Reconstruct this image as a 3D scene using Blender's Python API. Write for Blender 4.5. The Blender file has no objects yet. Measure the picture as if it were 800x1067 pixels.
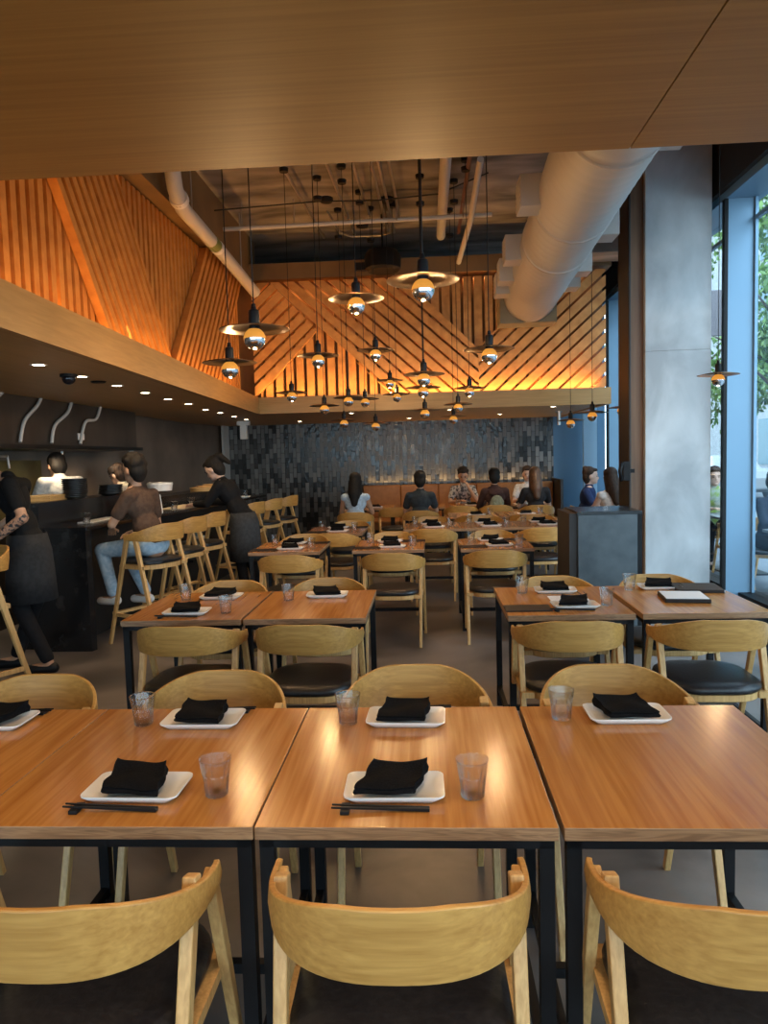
import bpy, bmesh, math, random
from mathutils import Vector, Matrix, Euler
random.seed(7)
S=bpy.context.scene; C=S.collection
PI=math.pi
# ------------------------------------------------------------------ helpers
def V(*a): return Vector(a)
def nodes(name):
    m=bpy.data.materials.new(name); m.use_nodes=True
    nt=m.node_tree; b=nt.nodes['Principled BSDF']
    return m,nt,b
def L(nt,a,b): nt.links.new(a,b)
def mat(name,col,rough=.5,metal=0,spec=.5,**kw):
    m,nt,b=nodes(name)
    b.inputs['Base Color'].default_value=(*col,1); b.inputs['Roughness'].default_value=rough
    b.inputs['Metallic'].default_value=metal; b.inputs['Specular IOR Level'].default_value=spec
    for k,v in kw.items(): b.inputs[k.replace('_',' ')].default_value=v
    return m
def noisy(name,c1,c2,scale=(4,4,4),rough=.5,metal=0,detail=6,bump=0,lo=.35,hi=.65,spec=.5,rvar=0,c3=None,nscale=1.0,dist=0):
    """two-colour procedural material in object space"""
    m,nt,b=nodes(name)
    tc=nt.nodes.new('ShaderNodeTexCoord'); mp=nt.nodes.new('ShaderNodeMapping')
    mp.inputs['Scale'].default_value=scale
    L(nt,tc.outputs['Object'],mp.inputs['Vector'])
    n=nt.nodes.new('ShaderNodeTexNoise'); n.inputs['Detail'].default_value=detail; n.inputs['Scale'].default_value=nscale
    n.inputs['Distortion'].default_value=dist
    L(nt,mp.outputs[0],n.inputs['Vector'])
    r=nt.nodes.new('ShaderNodeValToRGB'); r.color_ramp.elements[0].position=lo; r.color_ramp.elements[1].position=hi
    r.color_ramp.elements[0].color=(*c1,1); r.color_ramp.elements[1].color=(*c2,1)
    if c3:
        e=r.color_ramp.elements.new((lo+hi)/2); e.color=(*c3,1)
    L(nt,n.outputs['Fac'],r.inputs['Fac']); L(nt,r.outputs['Color'],b.inputs['Base Color'])
    b.inputs['Roughness'].default_value=rough; b.inputs['Metallic'].default_value=metal
    b.inputs['Specular IOR Level'].default_value=spec
    if rvar:
        mr=nt.nodes.new('ShaderNodeMapRange'); mr.inputs['To Min'].default_value=rough-rvar; mr.inputs['To Max'].default_value=rough+rvar
        L(nt,n.outputs['Fac'],mr.inputs['Value']); L(nt,mr.outputs[0],b.inputs['Roughness'])
    if bump:
        bp=nt.nodes.new('ShaderNodeBump'); bp.inputs['Strength'].default_value=bump; bp.inputs['Distance'].default_value=.01
        L(nt,n.outputs['Fac'],bp.inputs['Height']); L(nt,bp.outputs[0],b.inputs['Normal'])
    return m
def wood(name,c1,c2,axis,fine=70,along=3,big=9,balong=1.1,rough=.4,bump=.04,fmix=.5,rvar=0,rings=42):
    """streaked wood: broad cathedral figure plus fine pores, grain along axis 0/1/2"""
    m,nt,b=nodes(name); tc=nt.nodes.new('ShaderNodeTexCoord'); oi=nt.nodes.new('ShaderNodeObjectInfo')
    outs=[]
    for (a_,c_,det,dist) in((big,balong,3,1.2),(fine,along,4,.3)):
        mp=nt.nodes.new('ShaderNodeMapping'); sc=[a_]*3; sc[axis]=c_; mp.inputs['Scale'].default_value=sc
        L(nt,tc.outputs['Object'],mp.inputs['Vector'])
        ad=nt.nodes.new('ShaderNodeVectorMath'); ad.operation='ADD'; ml=nt.nodes.new('ShaderNodeMath'); ml.operation='MULTIPLY'; ml.inputs[1].default_value=37
        L(nt,oi.outputs['Random'],ml.inputs[0]); L(nt,mp.outputs[0],ad.inputs[0]); L(nt,ml.outputs[0],ad.inputs[1])
        n=nt.nodes.new('ShaderNodeTexNoise'); n.inputs['Scale'].default_value=1; n.inputs['Detail'].default_value=det; n.inputs['Distortion'].default_value=dist
        L(nt,ad.outputs[0],n.inputs['Vector']); outs.append(n.outputs['Fac'])
    sn=nt.nodes.new('ShaderNodeMath'); sn.operation='MULTIPLY'; sn.inputs[1].default_value=rings; L(nt,outs[0],sn.inputs[0])
    si=nt.nodes.new('ShaderNodeMath'); si.operation='SINE'; L(nt,sn.outputs[0],si.inputs[0])
    mr=nt.nodes.new('ShaderNodeMapRange'); mr.inputs['From Min'].default_value=-1; mr.inputs['From Max'].default_value=1; L(nt,si.outputs[0],mr.inputs['Value'])
    mf=nt.nodes.new('ShaderNodeMapRange'); mf.inputs['From Min'].default_value=.32; mf.inputs['From Max'].default_value=.68; L(nt,outs[1],mf.inputs['Value'])
    mx=nt.nodes.new('ShaderNodeMix'); mx.inputs['Factor'].default_value=fmix; L(nt,mr.outputs[0],mx.inputs['A']); L(nt,mf.outputs[0],mx.inputs['B'])
    cm=nt.nodes.new('ShaderNodeMix'); cm.data_type='RGBA'; cm.inputs['A'].default_value=(*c1,1); cm.inputs['B'].default_value=(*c2,1)
    L(nt,mx.outputs['Result'],cm.inputs['Factor']); 
    hv=nt.nodes.new('ShaderNodeHueSaturation'); mv=nt.nodes.new('ShaderNodeMapRange'); mv.inputs['To Min'].default_value=.88; mv.inputs['To Max'].default_value=1.1
    L(nt,oi.outputs['Random'],mv.inputs['Value']); L(nt,mv.outputs[0],hv.inputs['Value']); L(nt,cm.outputs['Result'],hv.inputs['Color']); L(nt,hv.outputs[0],b.inputs['Base Color'])
    b.inputs['Roughness'].default_value=rough
    if rvar:
        r2=nt.nodes.new('ShaderNodeMapRange'); r2.inputs['To Min'].default_value=rough-rvar; r2.inputs['To Max'].default_value=rough+rvar; L(nt,mx.outputs['Result'],r2.inputs['Value']); L(nt,r2.outputs[0],b.inputs['Roughness'])
    bp=nt.nodes.new('ShaderNodeBump'); bp.inputs['Strength'].default_value=bump; bp.inputs['Distance'].default_value=.004; L(nt,mx.outputs['Result'],bp.inputs['Height']); L(nt,bp.outputs[0],b.inputs['Normal'])
    return m
def emit(name,col,s):
    m,nt,b=nodes(name)
    b.inputs['Base Color'].default_value=(*col,1); b.inputs['Emission Color'].default_value=(*col,1); b.inputs['Emission Strength'].default_value=s
    return m

def mesh_obj(name,bm,m=None,parent=None,smooth=False,loc=None):
    me=bpy.data.meshes.new(name); bm.normal_update(); bm.to_mesh(me); bm.free()
    if m is not None:
        for x in (m if isinstance(m,(list,tuple)) else [m]): me.materials.append(x)
    if smooth:
        for p in me.polygons: p.use_smooth=True
    o=bpy.data.objects.new(name,me); C.objects.link(o)
    if parent is not None: o.parent=parent
    if loc is not None: o.location=loc
    return o
def autosmooth(o,ang=40):
    me=o.data
    for p in me.polygons: p.use_smooth=True
    me.set_sharp_from_angle(angle=math.radians(ang)) if hasattr(me,'set_sharp_from_angle') else None
    return o
def tag(o,label,cat,group=None,kind=None):
    o['label']=label; o['category']=cat
    if group: o['group']=group
    if kind: o['kind']=kind
    return o
def thing(name,label,cat,loc=(0,0,0),rz=0,group=None):
    o=bpy.data.objects.new(name,None); C.objects.link(o); o.empty_display_size=.1
    o.location=loc; o.rotation_euler=(0,0,rz); tag(o,label,cat,group); return o
def struct(name,bm,m,parent=None):
    o=mesh_obj(name,bm,m,parent)
    if parent is None: o['kind']='structure'
    return o
def dup(root,loc,rz=None,label=None,group=None,scale=None):
    r=root.copy(); C.objects.link(r); r.location=loc
    if rz is not None: r.rotation_euler=(0,0,rz)
    if label: r['label']=label
    if group: r['group']=group
    if scale: r.scale=(scale,)*3
    for ch in list(root.children):
        c=ch.copy(); C.objects.link(c); c.parent=r
        for g in list(ch.children):
            d=g.copy(); C.objects.link(d); d.parent=c
    return r
def box(bm,x0,x1,y0,y1,z0,z1,mi=0,M=None):
    vs=[bm.verts.new(Vector(p) if M is None else M@Vector(p)) for p in
        [(x0,y0,z0),(x1,y0,z0),(x1,y1,z0),(x0,y1,z0),(x0,y0,z1),(x1,y0,z1),(x1,y1,z1),(x0,y1,z1)]]
    for f in [(3,2,1,0),(4,5,6,7),(0,1,5,4),(1,2,6,5),(2,3,7,6),(3,0,4,7)]:
        bm.faces.new([vs[i] for i in f]).material_index=mi
def bevel(o,w=.004,seg=2):
    md=o.modifiers.new('b','BEVEL'); md.width=w; md.segments=seg; md.limit_method='ANGLE'; md.angle_limit=math.radians(40)
    return o
def beam(bm,a,b,w,d,up=(0,0,1),w2=None,d2=None,mi=0):
    """rectangular bar from a to b; w across, d along 'up' side"""
    a=Vector(a);b=Vector(b);t=(b-a).normalized(); u=Vector(up)
    s=t.cross(u)
    if s.length<1e-4: s=t.cross(Vector((1,0,0)))
    s.normalize(); n=s.cross(t).normalized()
    w2=w if w2 is None else w2; d2=d if d2 is None else d2
    vs=[]
    for p,ww,dd in((a,w,d),(b,w2,d2)):
        for i,j in((-1,-1),(1,-1),(1,1),(-1,1)): vs.append(bm.verts.new(p+s*i*ww/2+n*j*dd/2))
    for f in [(0,1,2,3),(7,6,5,4),(0,4,5,1),(1,5,6,2),(2,6,7,3),(3,7,4,0)]:
        bm.faces.new([vs[i] for i in f]).material_index=mi
def tube(bm,pts,r,seg=10,cap=True,mi=0):
    pts=[Vector(p) for p in pts]; rs=r if isinstance(r,(list,tuple)) else [r]*len(pts)
    rings=[]; prev=None
    for i,p in enumerate(pts):
        t=(pts[min(i+1,len(pts)-1)]-pts[max(i-1,0)]).normalized()
        if prev is None:
            u=t.cross(Vector((0,0,1)))
            if u.length<1e-3: u=t.cross(Vector((1,0,0)))
        else: u=prev-t*prev.dot(t)
        u.normalize(); prev=u; w=t.cross(u)
        rings.append([bm.verts.new(p+(u*math.cos(2*PI*k/seg)+w*math.sin(2*PI*k/seg))*rs[i]) for k in range(seg)])
    for a,b in zip(rings,rings[1:]):
        for k in range(seg):
            bm.faces.new([a[k],a[(k+1)%seg],b[(k+1)%seg],b[k]]).material_index=mi
    if cap:
        bm.faces.new(rings[0][::-1]).material_index=mi; bm.faces.new(rings[-1]).material_index=mi
def lathe(bm,prof,seg=24,c=(0,0,0),mi=0,rad=None):
    """prof: list (r,z); closed at r==0 ends"""
    c=Vector(c); rings=[]
    for i,(r,z) in enumerate(prof):
        if r<1e-6: rings.append([bm.verts.new(c+Vector((0,0,z)))])
        else: rings.append([bm.verts.new(c+Vector((math.cos(2*PI*k/seg),math.sin(2*PI*k/seg),0))*(r*(rad(i,k) if rad else 1))+Vector((0,0,z))) for k in range(seg)])
    for a,b in zip(rings,rings[1:]):
        for k in range(seg):
            k2=(k+1)%seg
            if len(a)==1 and len(b)==1: continue
            if len(a)==1: f=[a[0],b[k2],b[k]]
            elif len(b)==1: f=[a[k],a[k2],b[0]]
            else: f=[a[k],a[k2],b[k2],b[k]]
            bm.faces.new(f).material_index=mi
def prism(bm,poly,z0,z1,mi=0,M=None):
    lo=[Vector((x,y,z0)) for x,y in poly]; hi=[Vector((x,y,z1)) for x,y in poly]
    if M: lo=[M@p for p in lo]; hi=[M@p for p in hi]
    lo=[bm.verts.new(p) for p in lo]; hi=[bm.verts.new(p) for p in hi]
    n=len(poly)
    bm.faces.new(lo[::-1]).material_index=mi; bm.faces.new(hi).material_index=mi
    for i in range(n): bm.faces.new([lo[i],lo[(i+1)%n],hi[(i+1)%n],hi[i]]).material_index=mi
def fixn(bm): bmesh.ops.recalc_face_normals(bm,faces=bm.faces[:])
def ellipsoid(bm,c,r,M=None,u=14,v=9):
    T=Matrix.Translation(Vector(c))@(M.to_4x4() if M else Matrix.Identity(4))@Matrix.Diagonal((r[0],r[1],r[2],1))
    bmesh.ops.create_uvsphere(bm,u_segments=u,v_segments=v,radius=1,matrix=T)
def rrect(w,d,r,n=4):
    out=[]
    for cx,cy,a0 in((w/2-r,d/2-r,0),(-w/2+r,d/2-r,PI/2),(-w/2+r,-d/2+r,PI),(w/2-r,-d/2+r,1.5*PI)):
        for k in range(n+1):
            a=a0+PI/2*k/n; out.append((cx+r*math.cos(a),cy+r*math.sin(a)))
    return out
def loft(bm,loops,mi=0,cap=True):
    R=[[bm.verts.new(Vector(p)) for p in l] for l in loops]; n=len(R[0])
    for a,b in zip(R,R[1:]):
        for k in range(n): bm.faces.new([a[k],a[(k+1)%n],b[(k+1)%n],b[k]]).material_index=mi
    if cap: bm.faces.new(R[0][::-1]).material_index=mi; bm.faces.new(R[-1]).material_index=mi

# ------------------------------------------------------------------ materials
M={}
M['oak']=wood('oak',(.40,.195,.045),(.58,.315,.085),0,90,4,12,1.0,rough=.36,bump=.06,fmix=.7,rings=22)
M['oak_leg']=wood('oak_leg',(.46,.255,.085),(.67,.41,.16),2,110,5,14,1.2,rough=.42,fmix=.75,rings=16)
M['oak_edge']=noisy('oak_edge',(.50,.24,.08),(.66,.36,.13),(6,6,60),.4,detail=3)
M['tabletop']=wood('tabletop',(.37,.135,.026),(.55,.24,.057),1,70,2.2,6,.7,rough=.20,bump=0,fmix=.68,rvar=.04,rings=24)
M['top_edge']=wood('top_edge',(.20,.10,.045),(.42,.23,.11),0,110,6,30,3,rough=.42)
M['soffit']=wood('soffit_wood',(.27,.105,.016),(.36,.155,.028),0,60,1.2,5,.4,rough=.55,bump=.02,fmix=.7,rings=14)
M['soffit_lit']=wood('soffit_lit_wood',(.50,.27,.08),(.60,.34,.11),1,60,1.2,5,.4,rough=.42,bump=.02,fmix=.7,rings=14)  # lighter copy of the soffit wood; warm light underneath put into its colour
M['fascia']=wood('fascia_wood',(.38,.21,.065),(.50,.29,.10),0,60,2,9,.6,rough=.45,fmix=.7,rings=16)
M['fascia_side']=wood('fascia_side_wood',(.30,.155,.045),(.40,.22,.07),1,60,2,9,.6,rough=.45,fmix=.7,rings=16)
M['slat']=noisy('slat_wood',(.50,.22,.055),(.68,.34,.10),(9,9,9),.48,detail=4,lo=.3,hi=.7)
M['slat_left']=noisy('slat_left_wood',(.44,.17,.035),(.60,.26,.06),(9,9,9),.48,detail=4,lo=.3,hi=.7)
M['backing']=noisy('backing_wood',(.13,.06,.02),(.19,.085,.028),(3,3,3),.6)
M['concrete']=noisy('concrete',(.33,.36,.38),(.56,.60,.62),(2.2,2.2,1.4),.75,detail=12,bump=.25,lo=.34,hi=.68,dist=.3)
M['ceil']=noisy('ceiling_concrete',(.085,.076,.068),(.38,.35,.32),(.9,2.6,1),.85,detail=11,bump=.4,lo=.33,hi=.72,dist=.5)
M['kwall']=noisy('kitchen_wall',(.11,.08,.06),(.27,.205,.155),(1.2,1.2,1.2),.55,detail=9,lo=.3,hi=.75)
M['floor']=noisy('floor_concrete',(.04,.034,.031),(.24,.20,.175),(1.3,1.3,1),.34,detail=12,bump=.1,lo=.30,hi=.72,rvar=.14,dist=.8)
M['black']=mat('black_metal',(.006,.006,.007),.5,spec=.25)
M['blackstone']=noisy('black_stone',(.008,.008,.009),(.03,.028,.026),(9,9,9),.22,detail=8,lo=.55,hi=.8)
M['leather']=noisy('black_leather',(.010,.010,.012),(.018,.018,.02),(60,60,60),.34,bump=.12)
M['cloth']=noisy('black_napkin',(.003,.003,.0035),(.008,.008,.009),(200,200,200),.9,bump=.2,spec=.08)
M['ceramic']=mat('white_ceramic',(.86,.85,.82),.14)
M['paper']=mat('white_paper',(.8,.8,.8),.5)
M['menu']=mat('menu_board',(.018,.012,.010),.6,spec=.3)
M['bronze']=noisy('bronze',(.13,.075,.035),(.28,.16,.08),(9,9,9),.33,metal=.85,rvar=.1)
M['chrome']=mat('mirror_tip',(.86,.86,.88),.06,1)
M['cord']=mat('cord',(.01,.01,.01),.6)
M['duct']=mat('duct_white',(.44,.42,.40),.5)
M['duct_dark']=mat('duct_vent',(.42,.41,.40),.6)
M['pipe']=mat('pipe_white',(.55,.53,.50),.45)
M['pipe_dim']=mat('pipe_grey',(.30,.25,.21),.5)
M['steel']=mat('steel',(.50,.49,.47),.32,.9)
M['hood']=noisy('hood_steel',(.045,.036,.03),(.10,.08,.065),(2,2,.6),.38,metal=.5,detail=6)
M['brownpanel']=noisy('brown_panel',(.12,.06,.03),(.19,.10,.05),(14,14,.8),.5)
M['leather_tan']=noisy('tan_leather',(.36,.135,.03),(.46,.185,.05),(8,8,8),.42,bump=.05)
M['mullion']=mat('daylight_tinted_metal',(.17,.30,.42),.42,.2)  # grey metal fins with the blue daylight cast put into their colour
M['bluewall']=mat('blue_wall',(.09,.19,.30),.6)
M['darkbrown']=mat('dark_bulkhead',(.022,.018,.016),.6)
M['hostfront']=noisy('host_slate',(.045,.06,.07),(.10,.125,.14),(5,5,5),.45,detail=10,lo=.3,hi=.7)
M['white']=mat('white_plastic',(.75,.74,.72),.4)
M['lens']=emit('lamp_lens',(1,.82,.55),22)
M['amber']=emit('bulb_amber',(1,.40,.06),.5); M['amber'].node_tree.nodes['Principled BSDF'].inputs['Base Color'].default_value=(.35,.15,.02,1)
M['filament']=emit('filament',(1,.62,.2),30)
M['header']=noisy('header_wood',(.15,.085,.035),(.22,.13,.05),(2,2,2),.6)
M['candle']=mat('bamboo',(.55,.33,.12),.5)
def glass(name,col=(1,1,1),rough=0,ior=1.45):
    m,nt,b=nodes(name); b.inputs['Transmission Weight'].default_value=1; b.inputs['Roughness'].default_value=rough
    b.inputs['IOR'].default_value=ior; b.inputs['Base Color'].default_value=(*col,1); return m
def tumbler_mat():
    m=bpy.data.materials.new('tumbler_glass'); m.use_nodes=True; nt=m.node_tree; nt.nodes.clear()
    o=nt.nodes.new('ShaderNodeOutputMaterial'); mx=nt.nodes.new('ShaderNodeMixShader'); t=nt.nodes.new('ShaderNodeBsdfTransparent')
    g=nt.nodes.new('ShaderNodeBsdfGlossy'); g.inputs['Roughness'].default_value=.06; t.inputs['Color'].default_value=(.93,.94,.94,1)
    lw=nt.nodes.new('ShaderNodeLayerWeight'); lw.inputs['Blend'].default_value=.5
    pw=nt.nodes.new('ShaderNodeMath'); pw.operation='POWER'; pw.inputs[1].default_value=3; L(nt,lw.outputs['Facing'],pw.inputs[0])
    f=nt.nodes.new('ShaderNodeMath'); f.operation='MULTIPLY_ADD'; f.inputs[1].default_value=.7; f.inputs[2].default_value=.045; L(nt,pw.outputs[0],f.inputs[0])
    L(nt,f.outputs[0],mx.inputs[0]); L(nt,t.outputs[0],mx.inputs[1]); L(nt,g.outputs[0],mx.inputs[2]); L(nt,mx.outputs[0],o.inputs[0])
    return m
M['glass']=tumbler_mat()
def cut_mat():
    m=glass('cut_glass'); nt=m.node_tree; b=nt.nodes['Principled BSDF']; o=nt.nodes['Material Output']
    mx=nt.nodes.new('ShaderNodeMixShader'); t=nt.nodes.new('ShaderNodeBsdfTransparent'); mx.inputs[0].default_value=.35
    L(nt,b.outputs[0],mx.inputs[1]); L(nt,t.outputs[0],mx.inputs[2]); L(nt,mx.outputs[0],o.inputs['Surface']); return m
M['cutglass']=cut_mat()
def pane_mat():
    m=bpy.data.materials.new('window_glass'); m.use_nodes=True; nt=m.node_tree; nt.nodes.clear()
    o=nt.nodes.new('ShaderNodeOutputMaterial'); mx=nt.nodes.new('ShaderNodeMixShader'); t=nt.nodes.new('ShaderNodeBsdfTransparent')
    g=nt.nodes.new('ShaderNodeBsdfGlossy'); lw=nt.nodes.new('ShaderNodeLayerWeight'); lw.inputs['Blend'].default_value=.5
    pw=nt.nodes.new('ShaderNodeMath'); pw.operation='POWER'; pw.inputs[1].default_value=4; L(nt,lw.outputs['Facing'],pw.inputs[0])
    f=nt.nodes.new('ShaderNodeMath'); f.operation='MULTIPLY_ADD'; f.inputs[1].default_value=.45; f.inputs[2].default_value=.03; L(nt,pw.outputs[0],f.inputs[0])
    g.inputs['Roughness'].default_value=.02; t.inputs['Color'].default_value=(.93,.97,.98,1)
    L(nt,f.outputs[0],mx.inputs[0]); L(nt,t.outputs[0],mx.inputs[1]); L(nt,g.outputs[0],mx.inputs[2]); L(nt,mx.outputs[0],o.inputs[0])
    return m
M['pane']=pane_mat()
# zellige tile wall: upright glazed bricks with varied tone and gloss
def tile_mat():
    m,nt,b=nodes('black_tile')
    tc=nt.nodes.new('ShaderNodeTexCoord'); sp=nt.nodes.new('ShaderNodeSeparateXYZ'); cb=nt.nodes.new('ShaderNodeCombineXYZ')
    L(nt,tc.outputs['Object'],sp.inputs[0]); L(nt,sp.outputs['Z'],cb.inputs['X']); L(nt,sp.outputs['X'],cb.inputs['Y'])
    br=nt.nodes.new('ShaderNodeTexBrick'); br.inputs['Scale'].default_value=1
    br.inputs['Brick Width'].default_value=.19; br.inputs['Row Height'].default_value=.075; br.inputs['Mortar Size'].default_value=.0035
    br.inputs['Color1'].default_value=(.022,.022,.022,1); br.inputs['Color2'].default_value=(.24,.235,.22,1); br.inputs['Mortar'].default_value=(.008,.008,.008,1)
    br.inputs['Bias'].default_value=-.15
    L(nt,cb.outputs[0],br.inputs['Vector']); L(nt,br.outputs['Color'],b.inputs['Base Color'])
    bw=nt.nodes.new('ShaderNodeMapRange'); bw.inputs['From Max'].default_value=.2; bw.inputs['To Min'].default_value=.12; bw.inputs['To Max'].default_value=.42
    L(nt,br.outputs['Color'],bw.inputs['Value']); L(nt,bw.outputs[0],b.inputs['Roughness'])
    n=nt.nodes.new('ShaderNodeTexNoise'); n.inputs['Scale'].default_value=14; L(nt,tc.outputs['Object'],n.inputs['Vector'])
    mm=nt.nodes.new('ShaderNodeMath'); mm.operation='SUBTRACT'; L(nt,n.outputs['Fac'],mm.inputs[0]); L(nt,br.outputs['Fac'],mm.inputs[1])
    bp=nt.nodes.new('ShaderNodeBump'); bp.inputs['Strength'].default_value=.5; bp.inputs['Distance'].default_value=.012
    L(nt,mm.outputs[0],bp.inputs['Height']); L(nt,bp.outputs[0],b.inputs['Normal'])
    return m
M['tile']=tile_mat()

# ------------------------------------------------------------------ room shell
YW=14.0
bm=bmesh.new(); box(bm,-6.5,3.36,-3.2,14.3,-.1,0); struct('floor',bm,M['floor'])
bm=bmesh.new(); box(bm,-6.5,3.36,-3.2,14.3,4.75,4.95); struct('ceiling',bm,M['ceil'])
bm=bmesh.new(); box(bm,-4.1,2.36,YW,YW+.3,0,4.75); struct('wall_back',bm,M['tile'])
bm=bmesh.new(); box(bm,2.36,3.31,YW,YW+.3,0,4.75); struct('wall_back_blue',bm,M['bluewall'])
# kitchen side wall (splayed)
bm=bmesh.new(); prism(bm,[(-5.2,-3.2),(-4.9,4),(-3.83,14),(-4.1,14.3),(-6.5,14.3),(-6.5,-3.2)],0,4.75); fixn(bm); struct('wall_left',bm,M['kwall'])
# low wood soffit over the camera
bm=bmesh.new()
for x0,x1 in((-5.2,.695),(.70,3.30)): box(bm,x0,x1,-3.1,2.59,2.6,2.64)
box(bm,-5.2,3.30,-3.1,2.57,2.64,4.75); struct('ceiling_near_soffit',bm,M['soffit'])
# left soffit (over the bar) and back soffit
bm=bmesh.new(); prism(bm,[(-1.86,1.0),(-2.31,9.95),(-2.31,10.2),(-4.15,14),(-3.6,3.8),(-3.45,1.0)],2.25,2.27); fixn(bm)
struct('ceiling_bar_soffit',bm,M['soffit_lit'])
bm=bmesh.new(); prism(bm,[(-2.31,10.2),(2.5,10.34),(2.5,14),(-4.15,14)],2.25,2.27); fixn(bm)
struct('ceiling_back_soffit',bm,M['soffit_lit'])
bm=bmesh.new(); prism(bm,[(-1.84,2.0),(-2.29,9.95),(-2.29,10.18),(-2.33,10.22),(-2.35,9.95),(-1.90,2.0)],2.23,2.455); fixn(bm)
prism(bm,[(-1.90,2.0),(-2.35,9.95),(-2.35,10.2),(-2.9,10.2),(-2.9,2.0)],2.43,2.45)
struct('trim_1',bm,M['fascia_side'])
bm=bmesh.new(); prism(bm,[(-2.33,10.16),(2.52,10.30),(2.52,10.36),(-2.33,10.22)],2.23,2.455)
prism(bm,[(-2.33,10.2),(2.52,10.34),(2.52,10.75),(-2.33,10.75)],2.43,2.45)
prism(bm,[(2.46,10.34),(2.52,10.34),(2.52,14),(2.46,14)],2.23,2.455); fixn(bm); struct('trim_2',bm,M['fascia'])
# upper wall boxes behind the slats, running to the ceiling
bm=bmesh.new(); box(bm,-3.1,-2.80,2.6,10.9,2.45,4.12); struct('wall_left_upper',bm,M['backing'])
bm=bmesh.new(); box(bm,-3.1,-2.44,2.6,10.9,4.12,4.75); struct('wall_left_header',bm,M['header'])
bm=bmesh.new(); box(bm,-2.8,2.52,10.80,10.95,2.45,4.12); struct('wall_back_upper',bm,M['backing'])
bm=bmesh.new(); box(bm,-2.44,2.58,10.5,10.95,4.12,4.34); struct('wall_back_header',bm,M['header'])

# slat fields ---------------------------------------------------
def clip(poly,nx,ny,c,keep):   # keep side n.p<=c (keep=1) or >=c (keep=-1)
    out=[]; n=len(poly)
    for i in range(n):
        a=poly[i]; b=poly[(i+1)%n]
        da=(nx*a[0]+ny*a[1]-c)*keep; db=(nx*b[0]+ny*b[1]-c)*keep
        if da<=0: out.append(a)
        if (da<0<db) or (db<0<da):
            t=da/(da-db); out.append((a[0]+(b[0]-a[0])*t,a[1]+(b[1]-a[1])*t))
    return out
def area(p): return abs(sum(p[i][0]*p[(i+1)%len(p)][1]-p[(i+1)%len(p)][0]*p[i][1] for i in range(len(p))))/2
def slats(poly,ang,pitch,width,M4,d0,d1,stag=0):
    """poly in (u,v); slats run at angle ang; extruded d0..d1 along local normal"""
    bm=bmesh.new(); nx,ny=-math.sin(ang),math.cos(ang)
    cs=[nx*p[0]+ny*p[1] for p in poly]; c=min(cs)+pitch*.2; i=0
    while c<max(cs):
        q=clip(poly,nx,ny,c,-1)
        if len(q)>2: q=clip(q,nx,ny,c+width,1)
        if len(q)>2 and area(q)>.0006:
            # drop duplicate points
            r=[q[0]]
            for p in q[1:]:
                if abs(p[0]-r[-1][0])+abs(p[1]-r[-1][1])>1e-4: r.append(p)
            if abs(r[0][0]-r[-1][0])+abs(r[0][1]-r[-1][1])<1e-4: r.pop()
            if len(r)>2: prism(bm,r,d0+(stag if i%2 else 0),d1,M=M4)
        c+=pitch; i+=1
    fixn(bm); return bm
# left wall: u=Y, v=Z, normal +X
ML=Matrix(((0,0,1,0),(1,0,0,0),(0,1,0,0),(0,0,0,1)))
zt=4.10; zb=2.45
fields=[([(2.7,zb),(6.9,zb),(5.3,zt),(2.7,zt)],PI/2,.118,.068,-2.70,-2.60),
 ([(4.70,zt),(6.05,zb),(7.50,zb),(6.15,zt)],math.atan2(-1.65,1.35),.118,.066,-2.59,-2.52),
 ([(5.35,zt),(6.95,zb),(8.2,zb),(9.9,zt)],PI/2,.118,.066,-2.70,-2.60),
 ([(8.73,zt),(7.30,zb),(9.0,zb),(10.42,zt)],math.atan2(1.65,1.43),.118,.068,-2.59,-2.52),
 ([(9.95,zt),(8.25,zb),(10.42,zb),(10.42,zt)],PI/2,.118,.068,-2.70,-2.60)]
root=thing('wall_left_slats','','x'); del root['label']; del root['category']; root['kind']='structure'
for f in fields: mesh_obj('slat_field',slats(f[0],f[1],f[2],f[3],ML,f[4],f[5]),M['slat_left'],root)
# back wall: u=X, v=Z, normal -Y (extrusion along +Y)
MB=Matrix(((1,0,0,0),(0,0,1,0),(0,1,0,0),(0,0,0,1)))
root=thing('wall_back_slats','','x'); del root['label']; del root['category']; root['kind']='structure'
A45=math.radians(42)
bf=[([(.35,zb),(1.9,zb),(1.9,3.0),(.35,3.0)],PI/2,.150,.105,10.62,10.70),
 ([(-2.42,zb),(-1.50,3.40),(-2.15,4.08),(-2.42,4.08)],A45,.145,.108,10.50,10.58),
 ([(-2.36,zb),(-.2,zb),(-.2,2.8),(-1.1,3.7),(-2.0,3.7),(-2.36,3.2)],PI/2,.150,.105,10.62,10.70),
 ([(-2.15,4.08),(-.46,zb),(.75,zb),(.75,3.06),(-.28,4.08)],PI-A45,.142,.108,10.50,10.58),
 ([(-.7,4.08),(.6,2.95),(.9,2.95),(2.2,4.08)],PI/2,.150,.110,10.62,10.70),
 ([(.75,zb),(2.50,zb),(2.50,4.08),(1.80,4.08),(.75,3.08)],A45,.145,.112,10.50,10.58)]
for f in bf: mesh_obj('slat_field',slats(f[0],f[1],f[2],f[3],MB,f[4],f[5]),M['slat'],root)
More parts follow.
